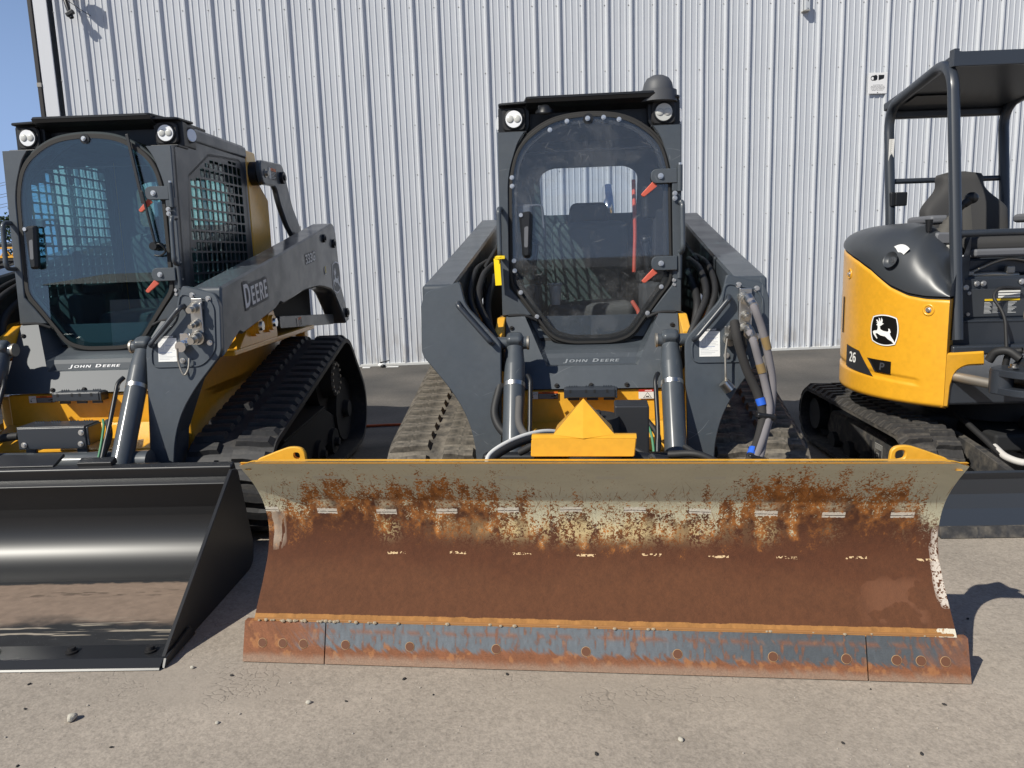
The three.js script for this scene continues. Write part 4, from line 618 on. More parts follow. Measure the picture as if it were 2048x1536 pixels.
// ---------- middle machine: used loader with a wide dozer blade ----------
{
  const MT = [0.414, 0, -3.9755], turn = -5.615 * Math.PI / 180;
  const { t, G } = makeLoader({ label: 'worn tracked loader in the middle with a wide rusty blade', pos: MT, turn, used: true, stepDx: 0.02 });
  // heavy door: through bolts with washers
  const bolts = [[-0.19, 2.02], [-0.105, 2.058], [0.075, 2.068], [0.15, 2.055], [-0.385, 1.797], [-0.385, 1.755], [-0.385, 1.385], [-0.383, 1.335], [-0.355, 1.225], [-0.275, 1.10], [0.352, 1.235], [0.283, 1.105]];
  for (const [x, y] of bolts) part('door_bolt', leanCab(hexBolt(x, y, 0.016, 0.0075)), MAT.bolt, t);
  part('air_cleaner', [new THREE.LatheGeometry([[0.0, 0.085], [0.03, 0.083], [0.055, 0.070], [0.071, 0.045], [0.077, 0.015], [0.078, 0]].map(p => new THREE.Vector2(...p)), 28).translate(0.352, 2.196, -0.17), cyl([0.352, 2.150, -0.17], [0.352, 2.205, -0.17], 0.096, 0.094, 28)], std(L(0.075, 0.078, 0.085), 0.55), t);
  part('buzzer', [new THREE.LatheGeometry([[0, 0.03], [0.02, 0.028], [0.032, 0.012], [0.05, 0.0], [0.02, -0.004], [0, -0.004]].map(p => new THREE.Vector2(...p)), 20).rotateX(0.5).translate(-0.215, 2.118, -0.075), bx(0.02, 0.03, 0.02, -0.24, 2.135, -0.09, 0.004)], MAT.black, t);
  // hoses from the couplers down to the blade
  const hz = part('blade_hose', [tube([[0.69, 1.19, 0.50], [0.705, 1.15, 0.53], [0.735, 1.07, 0.53], [0.765, 0.95, 0.53], [0.785, 0.82, 0.535], [0.775, 0.70, 0.56], [0.735, 0.60, 0.62], [0.70, 0.53, 0.70], [0.64, 0.47, 0.80]], 0.0175, 60), tube([[0.69, 1.05, 0.50], [0.70, 1.01, 0.54], [0.722, 0.93, 0.545], [0.752, 0.82, 0.55], [0.765, 0.72, 0.575], [0.735, 0.63, 0.63], [0.68, 0.53, 0.71]], 0.0175, 60)], MAT.sleeve, t);
  part('hose_fitting', [cyl([0.687, 1.20, 0.47], [0.70, 1.165, 0.525], 0.021, 0.020, 16), cyl([0.70, 1.17, 0.52], [0.722, 1.11, 0.532], 0.017, 0.015, 14), cyl([0.69, 1.06, 0.47], [0.70, 1.02, 0.535], 0.022, 0.021, 16), cyl([0.70, 1.02, 0.535], [0.712, 0.97, 0.545], 0.017, 0.015, 14)], MAT.zinc, hz);
  part('sleeve_tape', [cyl([0.748, 1.03, 0.53], [0.762, 0.975, 0.53], 0.0186, 0.0186, 14), cyl([0.727, 0.915, 0.546], [0.738, 0.875, 0.548], 0.0186, 0.0186, 14)], std(L(0.25, 0.17, 0.07), 0.6), hz);
  part('electric_harness', [tube([[0.62, 1.02, 0.47], [0.63, 1.07, 0.50], [0.625, 1.10, 0.49], [0.628, 1.04, 0.53], [0.645, 0.97, 0.54], [0.675, 0.88, 0.545], [0.715, 0.79, 0.555], [0.735, 0.70, 0.585], [0.715, 0.62, 0.63], [0.66, 0.53, 0.71], [0.60, 0.47, 0.80]], 0.0195, 80), tube([[0.66, 1.04, 0.46], [0.665, 1.0, 0.50], [0.65, 0.96, 0.53]], 0.016)], MAT.sleeveBlack, t);
  part('blue_tape', [cyl([0.7255, 0.765, 0.565], [0.7335, 0.735, 0.573], 0.0208, 0.0208, 14), cyl([0.682, 0.565, 0.672], [0.668, 0.543, 0.695], 0.0208, 0.0208, 14)], MAT.blue, t);
  part('hose_tie', [bx(0.085, 0.028, 0.055, 0.748, 0.69, 0.585, 0.010, [0, 0, -0.15]), bx(0.085, 0.03, 0.055, 0.69, 0.53, 0.70, 0.01, [0, 0, -0.3])], MAT.black, t);

  // ---- blade ----
  const bl = new THREE.Group(); bl.name = 'dozer_blade'; bl.position.set(-0.037, 0, 1.526); bl.rotation.y = -1.085 * Math.PI / 180; t.add(bl);
  const HW = 1.205, prof = []; // face from top to bottom: (y, z)
  { const key = [[0.735, -0.045], [0.66, -0.118], [0.58, -0.180], [0.50, -0.222], [0.42, -0.236], [0.34, -0.215], [0.26, -0.158], [0.19, -0.095], [0.135, -0.047]]; const c = new THREE.CatmullRomCurve3(key.map(([y, z]) => V(0, y, z))); for (let i = 0; i <= 40; i++) { const p = c.getPointAt(i / 40); prof.push([p.y, p.z]); } }
  const NW = 2048, NH = 704, paintW = 2.41;
  // layers of the painted and rusted face; u across, v from the bottom (0) to the top (1)
  seed = 4242; const strokes = new Float32Array(NW * NH), chips = new Float32Array(NW * NH);
  const line = (f, x, y, a, len, w, st, cur = 0) => { for (let i = 0; i < len; i++) { x += Math.cos(a); y += Math.sin(a); a += cur; const k = st * Math.sin(Math.PI * Math.min(1, 0.15 + i / len)); for (let d = -w; d <= w; d++) { const X = Math.round(x + d * Math.sin(a) * 0.7), Yy = Math.round(y - d * Math.cos(a) * 0.7); if (X >= 0 && X < NW && Yy >= 0 && Yy < NH) f[Yy * NW + X] = Math.max(f[Yy * NW + X], k * (1 - Math.abs(d) / (w + 1))); } } };
  for (let i = 0; i < 1100; i++) { const x = rnd() * NW, c = 0.5 - 0.5 * Math.cos(x / NW * 12 + 1); if (rnd() < 0.35 - 0.3 * c) continue; line(strokes, x, rr(0.50, 0.72) * NH, Math.PI / 2 + rr(-0.55, 0.55), rr(12, 110) * (0.4 + rnd()), rnd() < 0.2 ? 2 : rnd() < 0.5 ? 1 : 0, rr(0.4, 1), rr(-0.004, 0.004)); }
  for (let i = 0; i < 90; i++) line(chips, rnd() * NW, rr(0.72, 1.0) * NH, rr(0, 6.28), rr(10, 70), 0, rr(0.3, 0.9));
  const dash = (u, n, ph, w) => { const k = u * n + ph, f = k - Math.floor(k); return { f, id: Math.floor(k), on: f < w ? 1 : 0 }; };
  const map = texFrom(NW, NH, (i, j, o) => {
    const u = i / NW, v = j / NH, t2 = 1 - v, X = u * 2.41, Yv = v * 0.83; // metres
    const fine = vn(X * 300, Yv * 260) * 0.55 + vn(X * 140 + 9, Yv * 110) * 0.45, clump = fbm(X * 26, Yv * 15, 3), streak = fbm(X * 34 + 5, Yv * 5, 4), big = fbm(X * 3.1 + 20, Yv * 3.2, 4);
    const centre = Math.exp(-Math.pow((u - 0.505) / 0.15, 2)), right = sst(0.945, 0.985, u), left = 1 - sst(0.015, 0.065, u);
    // how far rust has gone: 0 paint, 1 all rust
    let line0 = 0.165 + 0.10 * centre + 0.10 * Math.exp(-Math.pow((u - 0.64) / 0.07, 2)) - 0.05 * Math.exp(-Math.pow((u - 0.82) / 0.08, 2)) - 0.03 * Math.exp(-Math.pow((u - 0.2) / 0.12, 2)), cov = 0.93 * sst(line0 - 0.16, line0 + 0.30 + 0.14 * centre, t2 + (big - 0.5) * 0.16 + (streak - 0.5) * 0.30);
    cov *= 1 - 0.93 * sst(0.96, 0.985, u) * (1 - sst(0.68, 0.8, t2)); cov *= 1 - 0.88 * (1 - sst(0.02, 0.06, u + (streak - 0.5) * 0.03)) * (1 - sst(0.36, 0.46, t2));
    const d1 = dash(u, 10.6, 0.12, 0.34), dWave = t2 - 0.405 - 0.012 * Math.sin(u * 9), onDash = d1.on && u < 0.985;
    const fm = clamp((0.5 * fine + 0.22 * vn(X * 420 + 3, Yv * 330) + 0.28 * (1 - clump) - 0.5) * 2.3 + 0.5); let rust = sst(-0.10, 0.10, cov - fm - 0.02);
    rust = Math.max(rust, sst(0.35, 0.8, strokes[j * NW + i]) * sst(0.02, 0.12, cov + 0.05) * 0.9);
    const brown = sst(0.40, 0.52, t2 + (big - 0.5) * 0.16 + (clump - 0.5) * 0.14 - 0.085 * centre - 0.03 * Math.exp(-Math.pow((u - 0.74) / 0.09, 2)) + (fine - 0.5) * 0.16); // smooth dark brown lower part
    const ghost = Math.exp(-Math.pow((d1.f - 0.17) / 0.16, 2)); // paler patches above and below each slot weld
    rust *= 1 - 0.62 * ghost * Math.exp(-Math.pow((t2 - 0.365) / 0.035, 2)) * sst(0.42, 0.6, fine + 0.12);
    rust = Math.max(rust, brown);
    const pale = ghost * Math.exp(-Math.pow((t2 - 0.505) / 0.05, 2)) * clamp(hsh(d1.id, 3) * 1.1 + centre * 0.6 - (u < 0.16 ? 1 : 0)) * sst(0.50, 0.66, fine + 0.12 * (clump - 0.5)) + centre * Math.exp(-Math.pow((t2 - 0.51) / 0.055, 2)) * sst(0.50, 0.62, fine * 0.6 + streak * 0.4 + 0.06) * 0.9;
    let P = [0.56, 0.53, 0.375]; const sh = 0.88 + 0.20 * (fbm(X * 7, Yv * 16, 4)); P = P.map((c, k) => c * sh * (1 + 0.05 * (fine - 0.5))); const ch = chips[j * NW + i]; P = P.map(c => lerp(c, 0.62, ch * 0.5));
    const dk = fbm(X * 60, Yv * 40, 3), or = [0.40, 0.150, 0.030], br = [0.078, 0.0245, 0.0085], dsty = [0.108, 0.041, 0.0165];
    const mx = clamp(sst(0.26, 0.46, t2) * 0.75 + (clump - 0.5) * 1.3 + (0.5 - dk) * 0.8), R = [0, 1, 2].map(k => lerp(or[k] * (0.65 + 0.7 * dk), br[k] * (0.75 + 0.6 * dk), Math.max(mx, strokes[j * NW + i] * 0.8)));
    const low = sst(0.58, 0.80, t2 + (fbm(X * 5, Yv * 9, 3) - 0.5) * 0.2); const BR = [0, 1, 2].map(k => lerp(br[k], dsty[k], low * 0.75) * (0.72 + 0.30 * fine + 0.30 * dk));
    for (let k = 0; k < 3; k++) { let c = lerp(P[k], R[k], rust); c = lerp(c, BR[k], brown); c = lerp(c, [0.58, 0.46, 0.24][k], clamp(pale) * 0.85 * (1 - low)); o[k] = c; }
    // slot welds
    if (onDash && Math.abs(dWave) < 0.012 + 0.007 * fine) { const e = sst(0.016, 0.006, Math.abs(dWave)) || 1, w = 0.75; if (dWave > 0.002 && dWave < 0.006 && fine > 0.3) { o[0] = 0.06; o[1] = 0.045; o[2] = 0.035; } else for (let k = 0; k < 3; k++) o[k] = lerp(o[k], [0.76, 0.72, 0.62][k], w * (fine > 0.22 ? 1 : 0.3)); }
    const d0 = dash(u, 7.2, 0.30, 0.30); if (d0.on && hsh(d0.id, 8) > 0.25 && Math.abs(t2 - 0.152) < 0.012 && u > 0.08 && u < 0.93) for (let k = 0; k < 3; k++) o[k] = lerp(o[k], [0.50, 0.475, 0.37][k], 0.85 * (1 - 0.4 * fine));
    const d2 = dash(u, 10.3, 0.02, 0.30); if (d2.on && u > 0.18 && Math.abs(t2 - 0.635 - 0.004 * Math.sin(u * 40)) < 0.006 && fine > 0.52) { o[0] = 0.62; o[1] = 0.46; o[2] = 0.26; }
    if (t2 > 0.957 + 0.008 * (clump - 0.5)) { const q = 0.7 + 0.6 * dk; o[0] = 0.33 * q; o[1] = 0.155 * q; o[2] = 0.045 * q; if (u > 0.972 && fine + (u - 0.972) * 20 > 0.6) { o[0] = 0.62; o[1] = 0.57; o[2] = 0.45; } }
    const re = sst(0.984, 0.998, u + (streak - 0.5) * 0.03) * sst(0.45, 0.52, t2) * (1 - sst(0.84, 0.88, t2)); if (re > 0.3 && fine > 0.42) for (let k = 0; k < 3; k++) o[k] = lerp(o[k], [0.66, 0.60, 0.52][k], re * 0.8 * sst(0.42, 0.6, streak + 0.1));
    const pk = sst(0.87, 0.91, u) * (1 - sst(0.96, 0.975, u)) * sst(0.70, 0.76, t2) * (1 - sst(0.92, 0.95, t2)) * sst(0.48, 0.54, fbm(X * 12, Yv * 12 + 7, 4)); for (let k = 0; k < 3; k++) o[k] = lerp(o[k], [0.22, 0.095, 0.05][k], pk * 0.35);
    const sl = (1 - sst(0.012, 0.045, u + (streak - 0.5) * 0.04)) * sst(0.38, 0.42, t2) * (1 - sst(0.56, 0.66, t2)); if (sl > 0.2 && streak > 0.5) for (let k = 0; k < 3; k++) o[k] = lerp(o[k], [0.64, 0.56, 0.44][k], sl * 0.45);
  });
  const rb = texFrom(512, 512, (i, j, o) => { o[0] = o[1] = o[2] = 0.5 * vn(i / 2, j / 2, 256, 256) + 0.5 * fbm(i / 16, j / 16, 3, 32, 32); }, { srgb: false, repeat: true });
  const rbU = rb.clone(); rbU.repeat.set(6, 2);
  const rustM = std(0xffffff, 0.92, { map, bumpMap: rbU, bumpScale: 0.0012 });
  const n = prof.length - 1;
  const face = part('mouldboard', grid((u, v) => { const k = (1 - v) * n, i = Math.min(n - 1, Math.floor(k)), f = k - i, edge = Math.abs(u - 0.5) * 2; const y = lerp(prof[i][0], prof[i + 1][0], f), dip = 0.017 * sst(0.95, 1, edge) * sst(0.6, 1, v); return [-HW + u * 2 * HW, y - dip, lerp(prof[i][1], prof[i + 1][1], f)]; }, 60, 40), rustM, bl, true);
  const shell = prof.concat(prof.map(([y, z]) => [y, z - 0.014]).reverse()).map(([y, z]) => [z - 0.0015, Math.min(y, 0.728)]);
  part('blade_back', sweepX(shell, -HW + 0.001, HW - 0.001), MAT.yellowUsed, bl);
  part('top_edge', [grid((u, v) => { const e = Math.abs(u - 0.5) * 2, y = 0.7365 - 0.017 * sst(0.95, 1, e); return [-HW + u * 2 * HW, y, -0.0455 - v * 0.022]; }, 60, 1)], MAT.yellowUsed, bl);
  part('bottom_bar', bx(2 * HW - 0.01, 0.03, 0.03, 0, 0.132, -0.066, 0.006), std(L(0.30, 0.14, 0.045), 0.8), bl);
  for (const s of [-1, 1]) part('end_rib', plateX(prof.map(([y, z]) => [z - 0.016, Math.min(y, 0.70)]).concat([[-0.30, 0.16], [-0.34, 0.5], [-0.26, 0.66]].map(p => p).reverse().reverse()), s > 0 ? HW - 0.03 : -HW + 0.012, 0.018, { bev: 0.002 }), MAT.yellowUsed, bl);
  for (const s of [-1, 1]) { // lifting eyes
    const P = [[1.20, 0.700], [1.17, 0.722], [1.11, 0.745], [1.05, 0.766, 0.03], [1.0, 0.758, 0.03], [0.995, 0.70]].map(([x, y, r]) => [s * x, y, r]), hole = [[1.013, 0.715], [1.045, 0.72], [1.045, 0.748], [1.015, 0.747]].map(([x, y]) => [s * x, y]);
    part('lifting_eye', plateZ(P, -0.15, 0.018, { bev: 0.003, holes: [Object.assign(hole, { r: 0.017 })] }), MAT.yellowUsed, bl);
  }
  // cutting edge in three lengths with a row of plough bolts
  const CW = 2048, CH = 192;
  const edgeMap = texFrom(CW, CH, (i, j, o) => {
    const u = i / CW, v = j / CH, X = u * 2.48, Yv = v * 0.15, f = vn(X * 320, Yv * 320), a = fbm(X * 55 + Yv * 30, Yv * 16, 4), b = fbm(X * 4 + 2, Yv * 5, 4), c = fbm(X * 90, Yv * 30, 3), slant = fbm(X * 70 + Yv * 60 + 3, Yv * 10, 4);
    const lim = 0.40 + 0.16 * (b - 0.5) - 0.07 * sst(0.3, 0.75, u); let st = sst(lim - 0.05, lim + 0.09, v + (slant - 0.5) * 0.34); st *= 1 - sst(0.90, 0.92, v) * 0 ; st *= sst(0.045, 0.14, u + (slant - 0.5) * 0.12) * (1 - 0.75 * sst(0.93, 0.98, u + (a - 0.5) * 0.1)); st *= 0.35 + 0.65 * sst(0.34, 0.55, c + 0.12 + 0.1 * (b - 0.5)); const band = Math.exp(-Math.pow((v - 0.80) / 0.06, 2)); st *= 1 - 0.6 * band * sst(0.35, 0.6, a);
    const blue = lerp(1, 0.62, sst(0.55, 0.8, u)); const S = [0.140 * blue, 0.158 * blue, 0.176 * blue].map(q => q * (0.75 + 0.5 * c)), R = [0.225, 0.088, 0.040].map((q, k) => q * (0.6 + 0.55 * a + 0.3 * f)), og = sst(0.60, 0.72, fbm(X * 38, Yv * 30 + 20, 4)) * sst(0.08, 0.2, v), D = [0.33, 0.225, 0.160].map(q => q * (0.8 + 0.3 * f)), low = (1 - sst(0.05, 0.26, v + (b - 0.5) * 0.12 + (a - 0.5) * 0.14));
    for (let k = 0; k < 3; k++) { let q = lerp(R[k], [0.40, 0.175, 0.065][k], og * 0.65); q = lerp(q, S[k], st); q = lerp(q, D[k], low * 0.85); o[k] = q; }
  });
  const eM = std(0xffffff, 0.72, { map: edgeMap, metalness: 0.15, bumpMap: rbU, bumpScale: 0.001 });
  const EW = 1.237, yb = 0.004, zb = 0.0, yt = 0.138, zt = -0.045, cut = [-EW, -0.933, 0.918, EW];
  const edge = part('cutting_edge', quads([[[-EW, yb, zb - 0.006], [-EW, yt - 0.002, zt - 0.006], [-EW, yt - 0.002, zt - 0.03], [-EW, yb, zb - 0.03]], [[-EW, yb, zb - 0.03], [EW, yb, zb - 0.03], [EW, yt - 0.002, zt - 0.03], [-EW, yt - 0.002, zt - 0.03]], [[EW, yb, zb - 0.03], [EW, yb, zb - 0.006], [EW, yt - 0.002, zt - 0.006], [EW, yt - 0.002, zt - 0.03]]]), std(L(0.16, 0.075, 0.04), 0.8), bl);
  for (let k = 0; k < 3; k++) {
    const a = cut[k] + (k ? 0.0022 : 0), b = cut[k + 1] - (k < 2 ? 0.0022 : 0), q = (x, t2, d) => [x, lerp(yb, yt, t2), lerp(zb, zt, t2) - d], uo = x => (x + EW) / (2 * EW);
    const pos = [], uv = [], add = (A, B, C, D, m) => { for (const [p, s] of [[A, m[0]], [B, m[1]], [C, m[2]], [A, m[0]], [C, m[2]], [D, m[3]]]) { pos.push(...p); uv.push(...s); } };
    const m4 = [[uo(a), 0], [uo(b), 0], [uo(b), 1], [uo(a), 1]]; add(q(a, 0, 0), q(b, 0, 0), q(b, 1, 0), q(a, 1, 0), m4); add(q(a, 1, 0), q(b, 1, 0), q(b, 1, 0.02), q(a, 1, 0.02), [[uo(a), 0.99], [uo(b), 0.99], [uo(b), 0.97], [uo(a), 0.97]]);
    add(q(a, 0, 0.02), q(a, 0, 0), q(a, 1, 0), q(a, 1, 0.02), [[uo(a), 0], [uo(a) + 0.004, 0], [uo(a) + 0.004, 1], [uo(a), 1]]); add(q(b, 0, 0), q(b, 0, 0.02), q(b, 1, 0.02), q(b, 1, 0), [[uo(b) - 0.004, 0], [uo(b), 0], [uo(b), 1], [uo(b) - 0.004, 1]]); add(q(b, 0, 0), q(a, 0, 0), q(a, 0, 0.02), q(b, 0, 0.02), m4);
    const g = new THREE.BufferGeometry(); g.setAttribute('position', new THREE.Float32BufferAttribute(pos, 3)); g.setAttribute('uv', new THREE.Float32BufferAttribute(uv, 2)); g.computeVertexNormals(); part('edge_segment', g, eM, edge, true);
  }
  const tilt = Math.atan2(0.045, 0.134), pbR = std(L(0.135, 0.055, 0.028), 0.8), pbO = std(L(0.42, 0.26, 0.13), 0.7);
  for (const x of [-1.166, -1.09, -1.013, -0.857, -0.623, -0.316, -0.005, 0.304, 0.617, 0.852, 1.01, 1.086, 1.162]) {
    const yc = 0.068, zc = lerp(0, -0.045, (yc - yb) / (yt - yb)); part('plough_bolt', new THREE.CylinderGeometry(0.0148, 0.0148, 0.004, 24).rotateX(Math.PI / 2 - tilt).translate(x, yc, zc + 0.0005), pbR, edge); part('bolt_rim', new THREE.TorusGeometry(0.0156, 0.0011, 5, 28).rotateX(-tilt).translate(x, yc, zc + 0.001), pbO, edge);
  }
  seed = 99; const grit = []; for (let i = 0; i < 60; i++) { const x = i < 40 ? rr(-1.19, -0.75) : rr(-0.7, 1.2); grit.push(new THREE.IcosahedronGeometry(rr(0.003, 0.008), 0).scale(1.2, 0.8, 1).translate(x, 0.142, -0.048 + rr(-0.006, 0.004))); } part('grit', grit, std(L(0.36, 0.29, 0.20), 0.9), bl).userData.kind = 'stuff';
  // spill guard in the middle of the top edge
  part('spill_guard', [plateZ([[-0.182, 0.742], [0.165, 0.742], [0.172, 0.805], [-0.178, 0.805]], -0.085, 0.012, { r: 0.008 }),
    quads([[[-0.178, 0.805, -0.073], [0.172, 0.805, -0.073], [0.172, 0.815, -0.092], [-0.178, 0.815, -0.092]], [[-0.105, 0.815, -0.092], [-0.005, 0.806, -0.070], [-0.005, 0.918, -0.20], [-0.005, 0.918, -0.20]], [[-0.005, 0.806, -0.070], [0.10, 0.815, -0.092], [-0.005, 0.918, -0.20], [-0.005, 0.918, -0.20]], [[0.172, 0.815, -0.092], [0.172, 0.815, -0.11], [-0.178, 0.815, -0.11], [-0.178, 0.815, -0.092]], [[0.10, 0.815, -0.092], [0.09, 0.815, -0.24], [-0.005, 0.918, -0.20], [-0.005, 0.918, -0.20]], [[-0.10, 0.815, -0.24], [-0.105, 0.815, -0.092], [-0.005, 0.918, -0.20], [-0.005, 0.918, -0.20]]])], MAT.yellow, bl);
  // frame, valve block and hoses behind the blade
  part('blade_frame', [bx(0.90, 0.46, 0.06, 0, 0.36, -0.72, 0.02), bx(0.26, 0.30, 0.34, 0, 0.34, -0.52, 0.03), bx(0.8, 0.08, 0.08, 0, 0.50, -0.33, 0.02)], MAT.black, bl);
  part('valve_cover', [bx(0.135, 0.20, 0.13, 0.175, 0.72, -0.62, 0.008)], std(L(0.028, 0.03, 0.034), 0.4), bl);
  part('swivel_head', [cyl([0.02, 0.60, -0.56], [0.02, 0.78, -0.56], 0.115, 0.105, 28), bx(0.05, 0.03, 0.04, 0.03, 0.795, -0.52, 0.008), bx(0.14, 0.10, 0.09, -0.15, 0.66, -0.54, 0.02)], MAT.blackRough, bl);
  part('blade_cylinder', [cyl([0.17, 0.66, -0.36], [0.52, 0.62, -0.33], 0.028, 0.028, 18), bx(0.10, 0.09, 0.07, 0.40, 0.60, -0.40, 0.02), cyl([0.50, 0.62, -0.36], [0.80, 0.60, -0.30], 0.022, 0.022, 14)], MAT.black, bl);
  part('valve_fitting', [0.20, 0.235, 0.27].flatMap((x, i) => [cyl([x, 0.66 + 0.02 * (i % 2), -0.30], [x, 0.66 + 0.02 * (i % 2), -0.255], 0.014, 0.014, 6), cyl([x, 0.62, -0.28], [x, 0.66, -0.28], 0.011, 0.011, 10)]), MAT.zinc, bl);
  part('loop_hose', tube([[-0.02, 0.69, -0.52], [-0.16, 0.735, -0.42], [-0.28, 0.72, -0.32], [-0.345, 0.685, -0.25], [-0.33, 0.655, -0.19], [-0.22, 0.645, -0.17], [-0.10, 0.65, -0.17]], 0.019, 60, 12), MAT.hose, bl);
  part('hose_stripe', tube([[-0.02, 0.707, -0.515], [-0.16, 0.752, -0.412], [-0.285, 0.737, -0.312], [-0.352, 0.70, -0.242], [-0.338, 0.669, -0.176], [-0.22, 0.659, -0.155], [-0.10, 0.663, -0.155]], 0.0085, 60, 8), std(L(0.62, 0.62, 0.6), 0.5), bl);
  part('valve_hose', [tube([[0.10, 0.70, -0.50], [0.16, 0.69, -0.42], [0.24, 0.66, -0.36], [0.34, 0.64, -0.30]], 0.013), tube([[0.30, 0.68, -0.34], [0.40, 0.69, -0.30], [0.52, 0.64, -0.28], [0.66, 0.61, -0.30]], 0.014), tube([[0.36, 0.70, -0.38], [0.46, 0.66, -0.26], [0.58, 0.62, -0.24]], 0.010), tube([[-0.26, 0.66, -0.45], [-0.18, 0.70, -0.42], [-0.08, 0.68, -0.36]], 0.015)], MAT.hose, bl);
  part('hose_sleeve', [tube([[-0.30, 0.80, -0.85], [-0.285, 0.70, -0.72], [-0.20, 0.655, -0.60], [-0.08, 0.65, -0.52]], 0.016)], std(L(0.10, 0.095, 0.09), 0.8), bl);
}
{ // tag hanging from the left grab rail of the middle machine
  const f = new THREE.Object3D(); f.position.set(0.414, 0, -3.9755); f.rotation.y = -5.615 * Math.PI / 180; f.updateMatrixWorld();
  const p = V(-0.452, 1.385, 0.08).applyMatrix4(f.matrixWorld), tg = thing('yellow_tag', 'yellow tag hanging from the rail left of the middle cab', 'tag', p.toArray(), -0.9);
  part('card', bx(0.05, 0.135, 0.002, -0.012, -0.052, 0.004, 0.0008, [0, 0, 0.06]), MAT.tagYellow, tg); part('strap', [new THREE.TorusGeometry(0.016, 0.006, 8, 18).rotateX(Math.PI / 2).translate(0.006, 0.022, 0), bx(0.05, 0.016, 0.004, 0.02, 0.018, 0.012, 0.002, [0, 0.9, 0.1])], MAT.tagYellow, tg);
}
